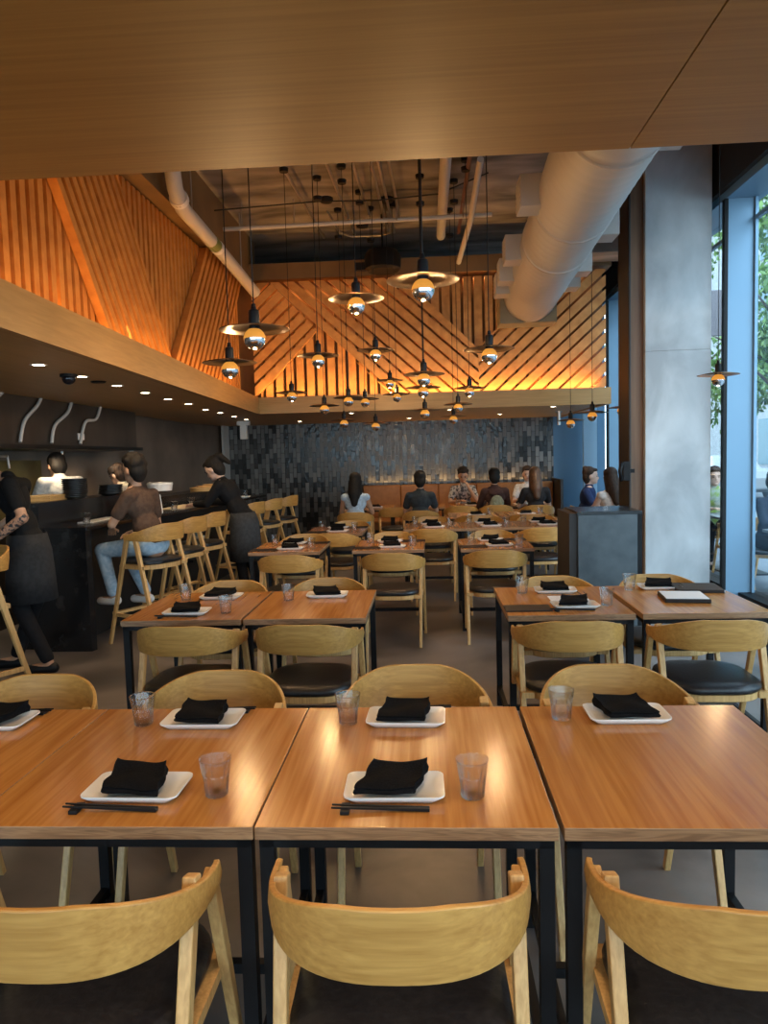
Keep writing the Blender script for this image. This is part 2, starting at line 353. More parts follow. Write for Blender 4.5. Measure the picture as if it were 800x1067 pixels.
# window wall on the right --------------------------------------
FX=[-2.6,.45,2.9,5.35,7.8,10.25,12.7]
bm=bmesh.new()
box(bm,3.0,3.45,-3.2,14.3,4.16,4.75)
struct('wall_right_bulkhead',bm,M['darkbrown'])
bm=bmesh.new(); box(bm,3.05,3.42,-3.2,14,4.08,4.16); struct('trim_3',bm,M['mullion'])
bm=bmesh.new(); box(bm,3.2,3.42,-3.2,14,0,.09); struct('trim_4',bm,M['black'])
n=1
for y0,y1 in zip(FX,FX[1:]+[14.0]):
    bm=bmesh.new(); box(bm,3.335,3.345,y0+.06,y1,.09,4.08); w=struct('window_%d'%n,bm,M['pane'])
    bm=bmesh.new()
    for a in(0,): 
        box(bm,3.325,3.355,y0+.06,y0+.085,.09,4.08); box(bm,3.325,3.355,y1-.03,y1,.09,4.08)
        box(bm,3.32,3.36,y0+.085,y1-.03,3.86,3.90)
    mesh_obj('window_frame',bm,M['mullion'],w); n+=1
for i,y in enumerate(FX):
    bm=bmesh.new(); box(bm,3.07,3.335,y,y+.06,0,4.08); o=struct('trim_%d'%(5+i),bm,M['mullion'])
    bm=bmesh.new(); box(bm,3.035,3.07,y-.005,y+.065,0,4.08); mesh_obj('edge_strip',bm,M['black'],o)
# far right corner fin panel beside the blue wall, daylight put into its pale blue
bm=bmesh.new(); box(bm,2.82,3.06,13.55,13.62,0,4.08); struct('trim_13',bm,mat('daylit_fin_metal',(.32,.50,.66),.5))
# rear glazing behind the camera (street side)
bm=bmesh.new(); box(bm,-5,3.3,-3.2,-3.1,0,.5); box(bm,-5,3.3,-3.2,-3.1,2.5,4.75)
for x in(-4.9,-3.3,-1.7,-.1,1.5,3.1): box(bm,x,x+.12,-3.2,-3.1,.5,2.5)
struct('wall_front',bm,M['darkbrown'])
bm=bmesh.new(); box(bm,-4.9,3.2,-3.16,-3.15,.5,2.5); struct('window_8',bm,M['pane'])

# concrete column with brown side panel
bm=bmesh.new(); box(bm,2.28,2.95,7.9,8.55,0,2.605); box(bm,2.28,2.95,7.9,8.55,2.61,4.75); box(bm,2.285,2.945,7.905,8.545,2.6,2.62)
o=struct('wall_right_column',bm,M['concrete']); bevel(o,.008)
bm=bmesh.new(); box(bm,2.15,2.28,7.96,8.02,0,4.75); o=struct('trim_14',bm,M['brownpanel'])
bm=bmesh.new(); box(bm,2.16,2.28,8.02,8.5,0,4.75); mesh_obj('side_face',bm,M['darkbrown'],o)
bm=bmesh.new(); tube(bm,[(2.135,7.95,0),(2.135,7.95,4.7)],.014); mesh_obj('conduit',bm,M['darkbrown'],o)
# ------------------------------------------------------------------ ceiling services
def pipe(name,label,pts,r,m,parts=None,cat='pipe',group=None):
    bm=bmesh.new(); tube(bm,pts,r,14); fixn(bm); o=mesh_obj(name,bm,m,smooth=False); autosmooth(o); tag(o,label,cat,group); return o
p=pipe('water_pipe','white insulated pipe running along the top of the left slat wall',[(-2.30,6.95,4.74),(-2.30,6.97,4.3),(-2.30,7.02,4.16),(-2.30,7.12,4.08),(-2.32,7.3,4.06),(-2.33,9,4.0),(-2.34,10.38,3.93)],.075,M['pipe'])
bm=bmesh.new(); tube(bm,[(-2.3,7.10,4.105),(-2.302,7.16,4.085)],.09,16); autosmooth(mesh_obj('collar',bm,M['white'],p))
bm=bmesh.new(); tube(bm,[(-2.325,8.45,4.02),(-2.325,8.52,4.017)],.079,16); autosmooth(mesh_obj('collar',bm,M['white'],p))
for yy in(7.6,9.6):
    bm=bmesh.new(); tube(bm,[(-2.325,yy,4.05),(-2.325,yy,4.75)],.008,6); mesh_obj('hanger_rod',bm,M['steel'],p)
bm=bmesh.new(); tube(bm,[(-2.325,8.24,4.027),(-2.325,8.42,4.021)],.0765,16); autosmooth(mesh_obj('green_band',bm,mat('green_label',(.16,.20,.05),.5),p))
p=pipe('sprinkler_pipe','long grey sprinkler pipe crossing the ceiling from left to right',[(-2.42,9.15,4.42),(.85,9.25,4.48)],.026,M['pipe'])
for x in(-2.2,-1.55,-.3,.5):
    bm=bmesh.new(); tube(bm,[(x,9.18,4.44),(x,9.18,4.75)],.008,6); mesh_obj('hanger',bm,M['pipe_dim'],p)
pipe('drain_pipe','thick white pipe running lengthwise under the concrete ceiling',[(.26,2.7,4.60),(.26,10.45,4.60)],.06,M['pipe'])
for i,(x,y0,y1,lab) in enumerate([(-1.42,7.2,10.5,'left-most of the thin steel conduits'),(-.98,5.5,10.4,'second thin steel conduit from the left'),(-.72,5.5,9.6,'third thin steel conduit from the left'),(-.52,5.5,10.4,'fourth thin steel conduit from the left'),(-.44,5.5,10.4,'fifth thin steel conduit from the left'),(-.34,5.5,9.8,'right-most of the thin steel conduits')]):
    pipe('conduit',lab+' on the ceiling',[(x-.05,y0,4.66),(x+.06,y1,4.66)],.017,M['steel'],group='ceiling conduits')
pipe('diagonal_pipe','short pale pipe slanting down beside the thick white pipe',[(.62,7.9,4.62),(.60,9.3,4.45),(.50,10.5,4.25)],.035,M['pipe'])
pipe('copper_pipe','dark reddish pipe beside the thick white ceiling pipe',[(.52,5.5,4.66),(.50,10.4,4.62)],.025,mat('red_pipe',(.15,.06,.04),.5))
pipe('loop_conduit','bent grey conduit joining two ceiling boxes',[(-1.15,9.3,4.62),(-1.1,10.1,4.6),(-.95,10.3,4.6),(-.55,10.3,4.6),(-.42,10.2,4.6),(-.42,9.4,4.62)],.014,M['steel'])
pipe('ceiling_cable','black cable sagging across the ceiling above the sprinkler pipe',[(-2.4,8.7,4.5),(-1.2,8.8,4.58),(-.5,8.8,4.56),(.2,8.8,4.6),(.75,8.5,4.7)],.008,M['cord'])
for i,(x,y,lab) in enumerate([(-.72,7.5,'round black junction box above the middle conduits'),(.0,7.3,'round black junction box near the thick white pipe'),(-1.15,9.2,'round black junction box at the left end of the bent conduit'),(-.42,9.3,'round black junction box at the right end of the bent conduit'),(-.8,10.25,'round black junction box beyond the bent conduit')]):
    bm=bmesh.new(); lathe(bm,[(0,.0),(.07,0),(.085,.02),(.085,.05),(0,.05)],16); tag(autosmooth(mesh_obj('junction_box',bm,M['black'],loc=(x,y,4.70))),lab,'junction box','ceiling junction boxes')
# black speaker / heater
t=thing('ceiling_speaker','large round black ceiling unit hanging near the back wall','speaker',(-.52,9.9,4.02))
bm=bmesh.new(); lathe(bm,[(0,0),(.2,0),(.235,.03),(.24,.2),(.2,.26),(0,.27)],28); autosmooth(mesh_obj('housing',bm,M['black'],t))
bm=bmesh.new(); box(bm,-.36,-.22,-.04,.04,.02,.12); tube(bm,[(0,0,.26),(0,0,.73)],.012); mesh_obj('bracket',bm,M['black'],t)
# spiral duct
t=thing('air_duct','big white spiral air duct running under the ceiling at right','duct',(0,0,0))
a=Vector((1.12,2.62,3.62)); b=Vector((1.30,9.25,3.50)); R0=.31
bm=bmesh.new(); N=150; pts=[];rs=[]
for i in range(N+1):
    f=i/N; pts.append(a.lerp(b,f)); rs.append(R0+(.009 if i%3==0 else 0))
tube(bm,pts,rs,40); o=mesh_obj('duct_tube',bm,M['duct'],t,True)
for f in(.30,.52,.66): 
    p=a.lerp(b,f); bm=bmesh.new(); tube(bm,[p-(b-a).normalized()*.02,p+(b-a).normalized()*.02],R0+.013,40); mesh_obj('seam_collar',bm,M['duct'],t,True)
for side,fr in((-1,(.22,.50,.72,.84,.93)),(1,(.33,.62,.80,.90))):
    for f in fr:
        p=a.lerp(b,f); bm=bmesh.new()
        x0,x1=(p.x-R0-.15,p.x-R0+.10) if side<0 else (p.x+R0-.10,p.x+R0+.15)
        box(bm,x0,x1,p.y-.13,p.y+.13,p.z-.10,p.z+.14); o=mesh_obj('side_vent',bm,M['duct'],t); bevel(o,.006)
        bm=bmesh.new(); xa,xb=(x0-.004,x0+.002) if side<0 else (x1-.002,x1+.004)
        for k in range(5): box(bm,xa,xb,p.y-.11,p.y+.11,p.z-.08+k*.042,p.z-.06+k*.042)
        mesh_obj('grille',bm,M['duct_dark'],o)
for f in(.35,.7): 
    p=a.lerp(b,f); bm=bmesh.new(); tube(bm,[p+Vector((0,0,R0)),Vector((p.x,p.y,4.75))],.01,6); mesh_obj('hanger_rod',bm,M['steel'],t)
bm=bmesh.new(); box(bm,.93,1.62,9.26,9.62,3.18,3.72); o=mesh_obj('duct_end_box',bm,noisy('duct_box',(.20,.17,.11),(.26,.22,.14),rough=.6),t); bevel(o,.006)
# beam at the right far end under ceiling
bm=bmesh.new(); box(bm,1.5,3.0,9.9,10.4,4.15,4.75); struct('trim_15',bm,M['ceil'])

# downlights
def downlight(x,y,z,lab,grp,first=[None]):
    if first[0] is None:
        t=thing('downlight',lab,'downlight',(x,y,z),0,grp)
        bm=bmesh.new(); lathe(bm,[(.038,-.001),(.052,-.004),(.055,0),(.038,0)],20); mesh_obj('trim_ring',bm,M['white'],t,True)
        bm=bmesh.new(); lathe(bm,[(0,-.0015),(.037,-.0015)],20); bmesh.ops.reverse_faces(bm,faces=bm.faces[:]); mesh_obj('lens',bm,M['lens'],t)
        first[0]=t; return t
    return dup(first[0],(x,y,z),0,lab,grp)
OR=['first','second','third','fourth','fifth','sixth','seventh','eighth','ninth','tenth','eleventh','twelfth']
for i,(x,y) in enumerate([(-2.49,4.7),(-2.54,5.4),(-2.57,6.1),(-2.6,6.8),(-2.66,7.57),(-2.67,8.27),(-2.78,9.28),(-2.78,9.95),(-2.84,10.9),(-2.88,11.8)]):
    downlight(x,y,2.249,'%s recessed downlight in the soffit over the bar, counted from the camera'%OR[i],'downlights over the bar')
for i,(x,y) in enumerate([(-2.2,12.9),(-1.1,10.97),(-.29,12.91),(.35,10.89),(1.23,12.54),(1.83,10.84)]):
    downlight(x,y,2.249,'%s recessed downlight from the left in the soffit over the banquette'%OR[i],'downlights over the banquette')
# small fittings on the soffits
t=thing('security_camera','black dome security camera under the bar soffit','security camera',(-2.56,5.24,2.25))
bm=bmesh.new(); lathe(bm,[(0,-.02),(.06,-.02),(.06,0),(0,0)],20); mesh_obj('base',bm,M['black'],t)
bm=bmesh.new(); ellipsoid(bm,(0,0,-.03),(.048,.048,.045)); mesh_obj('dome',bm,mat('dome',(.01,.01,.015),.08),t,True)
bm=bmesh.new(); lathe(bm,[(0,-.012),(.05,-.012),(.06,0),(0,0)],20); tag(mesh_obj('smoke_detector',bm,M['black'],loc=(-2.57,5.75,2.25)),'flat black round detector between two downlights over the bar','detector')
t=thing('wall_speaker','small white bracketed speaker below the soffit at the back left corner','speaker',(-3.05,12.3,2.25))
bm=bmesh.new(); box(bm,-.10,.10,-.06,.06,-.07,0); mesh_obj('bracket',bm,M['white'],t)
bm=bmesh.new(); box(bm,-.055,.055,-.05,.05,-.30,-.07); bevel(mesh_obj('body',bm,M['white'],t))
t=thing('spot_fixture','small silver cylinder fixture under the back soffit at right','light fixture',(2.15,12.2,2.25))
bm=bmesh.new(); lathe(bm,[(0,-.22),(.03,-.22),(.03,-.02),(.06,-.02),(.06,0),(0,0)],16); mesh_obj('body',bm,M['steel'],t)
bm=bmesh.new(); box(bm,-.05,.05,-.03,.03,-.09,.09); bevel(tag(mesh_obj('emergency_light',bm,M['white'],loc=(-2.36,10.10,2.36)),'small white box fixed on the fascia where the two soffits meet','emergency light'))

# ------------------------------------------------------------------ pendants
def make_pendant():
    t=thing('pendant_lamp','x','pendant lamp',(0,0,0))
    bm=bmesh.new(); lathe(bm,[(.022,.005),(.05,.004),(.11,-.004),(.17,-.016),(.172,-.013),(.11,0),(.05,.009),(.022,.010)],40); fixn(bm); mesh_obj('disc_shade',bm,M['bronze'],t,True)
    bm=bmesh.new(); lathe(bm,[(0,.115),(.010,.11),(.014,.085),(.024,.08),(.027,.07),(.027,-.004),(.024,-.012),(0,-.012)],20); fixn(bm); autosmooth(mesh_obj('socket',bm,M['black'],t))
    R=.054; zc=-.058
    pr=[(0.018,zc+.051)]+[(R*math.cos(a),zc+R*math.sin(a)) for a in [math.radians(d) for d in (66,50,35,20,8,0)]]
    bm=bmesh.new(); lathe(bm,pr,24); fixn(bm); mesh_obj('bulb',bm,M['amber'],t,True)
    pr=[(R*math.cos(a),zc+R*math.sin(a)) for a in [math.radians(d) for d in (0,-12,-25,-40,-55,-70,-82)]]+[(0,zc-R)]
    bm=bmesh.new(); lathe(bm,pr,24); fixn(bm); mesh_obj('mirror_tip',bm,M['chrome'],t,True)
    return t
PEND=[(0,3.54,2.43,'largest bronze disc pendant lamp, hanging nearest at the top centre'),
(-.41,4.59,2.58,'bronze disc pendant lamp left of the largest one, slightly smaller'),
(-.83,3.64,2.25,'large bronze disc pendant lamp at left beneath the white wall pipe'),
(-1.23,4.67,2.23,'leftmost bronze disc pendant lamp in front of the left slat wall'),
(-.87,6.09,2.45,'mid-sized bronze disc pendant between the left group and the centre'),
(-.45,6.89,2.59,'high mid-sized bronze disc pendant below the round black ceiling unit'),
(.44,5.13,2.32,'bronze disc pendant lamp right of centre below the end of the duct'),
(-.01,6.09,2.27,'upper of two overlapping dark disc pendants directly below the largest'),
(-.02,7.27,2.27,'lower of two overlapping dark disc pendants directly below the largest'),
(-1.43,7.93,2.32,'small disc pendant against the lit left corner of the back slat wall'),
(.48,8.18,2.33,'small disc pendant right of the overlapping pair, above the back fascia'),
(-.44,9.35,2.56,'tiny disc pendant just left of the overlapping pair, against the slats'),
(2.5,6.54,2.23,'single disc pendant lamp hanging by the concrete column and window')]
LOW=[(-1.16,8.5,2.21),(-.85,8.2,2.27),(-.73,9,2.31),(-1.06,9.6,2.09),(-.65,9.6,2.04),(-.36,9.4,2.39),(-.01,8.6,2.13),(.38,8.8,2.2),(.36,9.8,2.11),(1.82,9.5,2.0),(1.87,8.5,2.04),(2.40,9.3,2.13)]
LOW=sorted(LOW,key=lambda p:p[0]/p[1])
for i,p in enumerate(LOW): PEND.append((*p,'small distant pendant lamp near the back fascia, %s from the left among the low ones'%OR[i]))
P0=make_pendant()
for i,(x,y,z,lab) in enumerate(PEND):
    o=P0 if i==0 else dup(P0,(0,0,0)); o.location=(x,y,z+.0); o['label']=lab; o['group']='bronze disc pendant lamps'
    o.rotation_euler=(math.radians(random.uniform(-2.5,2.5)),math.radians(random.uniform(-2.5,2.5)),0)
    bm=bmesh.new(); tube(bm,[(0,0,.11),(0,0,4.74-z)],.0035,6); mesh_obj('cord',bm,M['cord'],o)
    bm=bmesh.new(); lathe(bm,[(0,4.71-z),(.045,4.71-z),(.05,4.75-z),(0,4.75-z)],16); mesh_obj('canopy',bm,M['black'],o)
    o.rotation_euler=(0,0,random.uniform(0,6))
    if i<13:
        li=bpy.data.lights.new('bulb_light','POINT'); li.energy=9; li.color=(1,.62,.28); li.shadow_soft_size=.012
        lo=bpy.data.objects.new('bulb_light',li); C.objects.link(lo); lo.location=(x,y,z-.135)

# ------------------------------------------------------------------ dining chair
def band_loop(w,zc_top,z0,full=True,yo=0):
    """curved bentwood backrest: returns bmesh"""
    bm=bmesh.new(); n=36; th=.014; loops=[]
    A=math.radians(100)
    for i in range(n+1):
        a=-A+2*A*i/n; s=math.sin(a); c=math.cos(a)
        e=.80
        px=w*math.copysign(abs(s)**e,s); py=.03-.30*(abs(c)**e if c>0 else -abs(c)*.35)
        q=max(0,c)**1.3
        zt_=z0+.70+.10*min(1,q*1.05)+.012*(1-q); zb_=z0+.655-.008*q+(1-min(1,q*1.6))*.004
        nx_,ny_=s*.75,-c; l=math.hypot(nx_,ny_); nx_/=l; ny_/=l
        tilt=.018*q
        po=(px,py,0); 
        top_o=Vector((px,py-tilt,zt_)); bot_o=Vector((px,py,zb_))
        inn=Vector((-nx_*th,-ny_*th,0))
        mid_o=(top_o+bot_o)/2+Vector((nx_,ny_,0))*.004
        loops.append([bot_o,mid_o,top_o,top_o+inn,mid_o+inn,bot_o+inn])
    loft(bm,loops); fixn(bm); return bm
def make_chair():
    t=thing('dining_chair','x','chair',(0,0,0))
    o=mesh_obj('backrest',band_loop(.275,0,0),M['oak'],t); bevel(o,.003,2); autosmooth(o,35)
    for sx in(-1,1):
        bm=bmesh.new(); beam(bm,(sx*.243,-.055,.735),(sx*.238,-.275,0),.030,.040,up=(0,1,0),w2=.024,d2=.026); fixn(bm); bevel(mesh_obj('leg',bm,M['oak_leg'],t),.004)
        bm=bmesh.new(); beam(bm,(sx*.258,.012,.70),(sx*.255,.245,0),.028,.036,up=(0,1,0),w2=.023,d2=.026); fixn(bm); bevel(mesh_obj('leg',bm,M['oak_leg'],t),.004)
    bm=bmesh.new()
    pl=[(x,y-.01) for x,y in rrect(.44,.46,.15,6)]
    loft(bm,[[(x*.98,y*.98,.395) for x,y in pl],[(x,y,.40) for x,y in pl],[(x,y,.43) for x,y in pl]])
    for sx in(-1,1): box(bm,min(sx*.19,sx*.25),max(sx*.19,sx*.25),-.19,.17,.40,.428)
    fixn(bm); mesh_obj('seat_frame',bm,M['oak_leg'],t)
    bm=bmesh.new(); lp=[]
    for k,(s,z) in enumerate([(.97,.431),(1.03,.437),(1.05,.45),(1.03,.465),(.95,.476),(.75,.482),(.4,.484)]):
        lp.append([(x*s,y*s,z) for x,y in pl])
    loft(bm,lp); fixn(bm); autosmooth(mesh_obj('seat',bm,M['leather'],t),60)
    return t
CH=make_chair(); usedc=[False]
def chair(x,y,rz,lab,grp='oak dining chairs'):
    if not usedc[0]:
        usedc[0]=True; CH.location=(x,y,0); CH.rotation_euler=(0,0,rz); CH['label']=lab; CH['group']=grp; return CH
    return dup(CH,(x,y,0),rz,lab,grp)
def make_stool():
    t=thing('bar_stool','x','bar stool',(0,0,0))
    o=mesh_obj('backrest',band_loop(.265,0,.275),M['oak'],t); bevel(o,.003,2); autosmooth(o,35)
    for sx in(-1,1):
        bm=bmesh.new(); beam(bm,(sx*.232,-.055,1.005),(sx*.255,-.33,0),.032,.042,up=(0,1,0),w2=.026,d2=.03); fixn(bm); bevel(mesh_obj('leg',bm,M['oak_leg'],t),.004)
        bm=bmesh.new(); beam(bm,(sx*.247,.012,.975),(sx*.26,.29,0),.030,.04,up=(0,1,0),w2=.026,d2=.03); fixn(bm); bevel(mesh_obj('leg',bm,M['oak_leg'],t),.004)
    pl=[(x,y-.01) for x,y in rrect(.42,.42,.14,6)]
    bm=bmesh.new(); loft(bm,[[(x,y,.68) for x,y in pl],[(x,y,.72) for x,y in pl]])
    for sx in(-1,1): box(bm,min(sx*.18,sx*.25),max(sx*.18,sx*.25),-.18,.13,.685,.715)
    fixn(bm); mesh_obj('seat_frame',bm,M['oak_leg'],t)
    bm=bmesh.new(); loft(bm,[[(x*s,y*s,z) for x,y in pl] for s,z in [(.97,.721),(1.04,.73),(1.04,.75),(.92,.765),(.5,.77)]]); fixn(bm); autosmooth(mesh_obj('seat',bm,M['leather'],t),60)
    bm=bmesh.new(); beam(bm,(-.255,.225,.28),(.255,.225,.28),.05,.022); fixn(bm); mesh_obj('footrest',bm,M['oak_leg'],t)
    bm=bmesh.new()
    for sx in(-1,1): beam(bm,(sx*.25,-.24,.27),(sx*.25,.21,.27),.02,.03)
    fixn(bm); mesh_obj('side_rail',bm,M['oak_leg'],t)
    return t
ST=make_stool(); useds=[False]
def stool(x,y,deg,lab):
    rz=math.radians(deg)
    if not useds[0]: useds[0]=True; ST.location=(x,y,0); ST.rotation_euler=(0,0,rz); ST['label']=lab; ST['group']='oak bar stools'; return ST
    return dup(ST,(x,y,0),rz,lab,'oak bar stools')
# ------------------------------------------------------------------ tables
def make_table(w,d):
    t=thing('dining_table','x','table',(0,0,0))
    bm=bmesh.new(); box(bm,-w/2,w/2,-d/2,d/2,.718,.750)
    for f in bm.faces:
        f.normal_update()
        if abs(f.normal.z)<.5: f.material_index=1
    o=mesh_obj('tabletop',bm,[M['tabletop'],M['top_edge']],t); bevel(o,.0025,2)
    for sx in(-1,1):
        for sy in(-1,1):
            x=sx*(w/2-.025); y=sy*(d/2-.03); bm=bmesh.new(); box(bm,x-.017,x+.017,y-.017,y+.017,0,.695); mesh_obj('leg',bm,M['black'],t)
    bm=bmesh.new(); x=w/2-.008; y=d/2-.012
    box(bm,-x,x,-y,-y+.035,.694,.718); box(bm,-x,x,y-.035,y,.694,.718); box(bm,-x,-x+.034,-y,y,.694,.718); box(bm,x-.034,x,-y,y,.694,.718)
    mesh_obj('top_frame',bm,M['black'],t)
    bm=bmesh.new(); x=w/2-.025
    for sx in(-1,1): box(bm,sx*x-.012,sx*x+.012,-d/2+.04,d/2-.04,.10,.13)
    box(bm,-x,x,-.015,.015,.10,.13); mesh_obj('stretcher',bm,M['black'],t)
    return t
TB=make_table(.70,.815); TB2=make_table(.66,.82); used={}
def table(x,y,lab,proto,grp,z=0):
    if proto.name not in used: used[proto.name]=1; proto.location=(x,y,z); proto['label']=lab; proto['group']=grp; return proto
    return dup(proto,(x,y,z),0,lab,grp)
# ---------------- tableware prototypes
def make_plate():
    t=bmesh.new(); w,d=.25,.155; lp=[]
    for s,z,rr in [(.80,.0,.02),(.84,.0,.02),(1.0,.016,.022),(1.0,.020,.022),(.97,.020,.022),(.82,.007,.02),(.0,.006,.0)]:
        if s==0: break
        lp.append([(x,y,z) for x,y in rrect(w*s+(0 if s>.9 else .0),d*(s if s>.9 else s-.02),rr,4)])
    loft(t,lp); fixn(t); o=mesh_obj('plate',t,M['ceramic']); autosmooth(o,50); return o
def make_napkin(seed):
    rn=random.Random(seed); bm=bmesh.new(); nx,ny=14,10; w,d=.145,.125
    grid=[]
    sk=rn.uniform(-.02,.02)
    for layer,(zz) in enumerate((0,.022)):
        g=[]
        for j in range(ny+1):
            row=[]
            for i in range(nx+1):
                u=i/nx*2-1; v=j/ny*2-1
                x=u*w/2*(1-.03*v)+sk*v+.003*math.sin(5*v+seed); y=v*d/2+.003*math.sin(4*u+seed*2)
                z=zz
                if layer: z+= .010*max(0,v)**2+.004*math.sin(3*u+seed)*math.cos(2*v)+.006*(abs(u)**6)*(1 if v>0 else .3) -.007*(max(0,-v)**4)
                else: z=0
                row.append(bm.verts.new((x,y,z)))
            g.append(row)
        grid.append(g)
    a,b=grid
    for j in range(ny):
        for i in range(nx):
            bm.faces.new([a[j][i],a[j+1][i],a[j+1][i+1],a[j][i+1]]); bm.faces.new([b[j][i],b[j][i+1],b[j+1][i+1],b[j+1][i]])
    # layered folded edge all round
    per=[(0,i) for i in range(nx+1)]+[(j,nx) for j in range(1,ny+1)]+[(ny,i) for i in range(nx-1,-1,-1)]+[(j,0) for j in range(ny-1,0,-1)]
    m1=[];m2=[]
    for (j,i) in per:
        p=a[j][i].co; q=b[j][i].co; c=Vector((p.x,p.y,0)); out=c*.0
        r=c.normalized()*.004
        m1.append(bm.verts.new(p.lerp(q,.33)+r)); m2.append(bm.verts.new(p.lerp(q,.66)-r*.6))
    n=len(per)
    for k in range(n):
        k2=(k+1)%n; A=a[per[k][0]][per[k][1]]; A2=a[per[k2][0]][per[k2][1]]; B=b[per[k][0]][per[k][1]]; B2=b[per[k2][0]][per[k2][1]]
        bm.faces.new([A,A2,m1[k2],m1[k]]); bm.faces.new([m1[k],m1[k2],m2[k2],m2[k]]); bm.faces.new([m2[k],m2[k2],B2,B])
    fixn(bm); o=mesh_obj('napkin',bm,M['cloth']); autosmooth(o,50); return o
def make_glass():
    bm=bmesh.new(); seg=40
    prof=[(0,.0),(.026,0),(.029,.003),(.031,.03),(.0335,.052),(.0355,.058),(.041,.094),(.0415,.096),(.0400,.0965),(.0385,.094),(.0330,.058),(.0295,.035),(.0270,.012),(.020,.0105),(0,.010)]
    def rad(i,k): 
        if i in(2,3,4): return (.93,1.0,1.03,1.0)[k%4]
        return 1
    lathe(bm,prof,seg,rad=rad); fixn(bm)
    for f in bm.faces:
        if f.calc_center_median().z<.0565 or f.calc_center_median().z>.0935: f.material_index=1
    o=mesh_obj('tumbler_glass',bm,[M['glass'],M['cutglass']]); autosmooth(o,20); return o
def make_stick():
    bm=bmesh.new(); beam(bm,(-.118,0,0),(.118,0,0),.0045,.0045,w2=.0085,d2=.0085); fixn(bm); o=mesh_obj('chopstick',bm,M['black']); bevel(o,.001,1); return o
def make_rest():
    bm=bmesh.new(); box(bm,-.011,.011,-.024,.024,0,.010); o=mesh_obj('chopstick_rest',bm,M['black']); bevel(o,.002,2); return o
def make_menu():
    t=thing('menu_board','x','menu',(0,0,0))
    bm=bmesh.new(); box(bm,-.125,.125,-.085,.085,0,.004); mesh_obj('cover',bm,M['menu'],t)
    bm=bmesh.new(); box(bm,-.118,.118,-.079,.079,.004,.0055); mesh_obj('page',bm,M['menu'],t)
    return t
PR={'plate':make_plate(),'glass':make_glass(),'stick':make_stick(),'rest':make_rest(),'menu':make_menu()}
NP=[make_napkin(k) for k in range(4)]
first={}
def put(key,proto,loc,rz,lab,cat,grp):
    if proto.name not in first:
        first[proto.name]=1; o=proto; o.location=loc; o.rotation_euler=(0,0,rz)
    else: o=dup(proto,loc,rz)
    tag(o,lab,cat,grp); return o
ZT=.7505
nn=[0]
def setting(x,y,side,where,glass=None,sticks=False,grz=0,npz=0,noplate=False,loose=0):
    """side 0: diner on the camera side, 1: diner facing the camera"""
    r=PI if side else 0; j=random.uniform(-.04,.04)+loose
    sd='far side of' if side else 'near side of'
    put('plate',PR['plate'],(x,y,ZT),r+j,'white rectangular plate on the %s the %s'%(sd,where),'plate','white rectangular plates')
    nn[0]+=1; k=nn[0]%4
    put('napkin',NP[k],(x-.005,y+(.0 if side else .002),ZT+.0215),j*1.5+npz,'black folded napkin, %s the %s'%(sd,where),'napkin','black folded napkins')
    if glass: put('glass',PR['glass'],(glass[0],glass[1],ZT),random.uniform(0,1),'clear faceted tumbler on the %s the %s'%(sd,where),'glass','clear tumblers')
    if sticks:
        s=-1 if side else 1; cy=y-s*.102; cx=x-s*.03
        put('rest',PR['rest'],(cx-s*.085,cy,ZT),r+j,'small black chopstick rest, %s the %s'%(sd,where),'chopstick rest','chopstick rests')
        for q,(dy,ww) in enumerate(((.0055,'plate-side'),(-.006,'edge-side'))):
            o=put('stick',PR['stick'],(cx,cy+s*dy,ZT+.0095),r+j+(.015 if q else -.02),'%s black chopstick, %s the %s'%(ww,sd,where),'chopstick','black chopsticks')
            o.rotation_euler=(0,math.radians(2.0)*1,r+j+(.015 if q else -.02)); o.location=(cx,cy+s*dy,ZT+.0085)
# front row
fy=2.042
FR=[(-1.475,'far left table of the front row'),(-.773,'front row table left of centre'),(-.070,'front row centre table'),(.642,'front row right table')]
for x,w in FR: table(x,fy,'orange-brown oak topped %s'%w,TB,'front row tables')
setting(-.765,1.815,0,FR[1][1],(-.555,1.80),True,npz=-.1)
setting(-.10,1.815,0,FR[2][1],(.095,1.79),True)
setting(-.745,2.315,1,FR[1][1],(-.94,2.30),True,npz=-.12)
setting(-.085,2.32,1,FR[2][1],(-.27,2.30),True,npz=.05)
setting(.615,2.34,1,FR[3][1],(.41,2.33),False,loose=-.02)
setting(-1.45,2.31,1,FR[0][1],None,True)
for x,y,dg,w,s in [(-.755,1.52,0,FR[1][1],0),(-.08,1.53,0,FR[2][1],0),(.60,1.53,0,FR[3][1],0),(-1.47,2.43,180,FR[0][1],1),(-.785,2.46,180,FR[1][1],1),(-.06,2.51,180,FR[2][1],1),(.645,2.49,180,FR[3][1],1)]:
    chair(x,y,math.radians(dg+random.uniform(-1.5,1.5)),'oak chair on the %s side of the %s'%('far' if s else 'near',w))
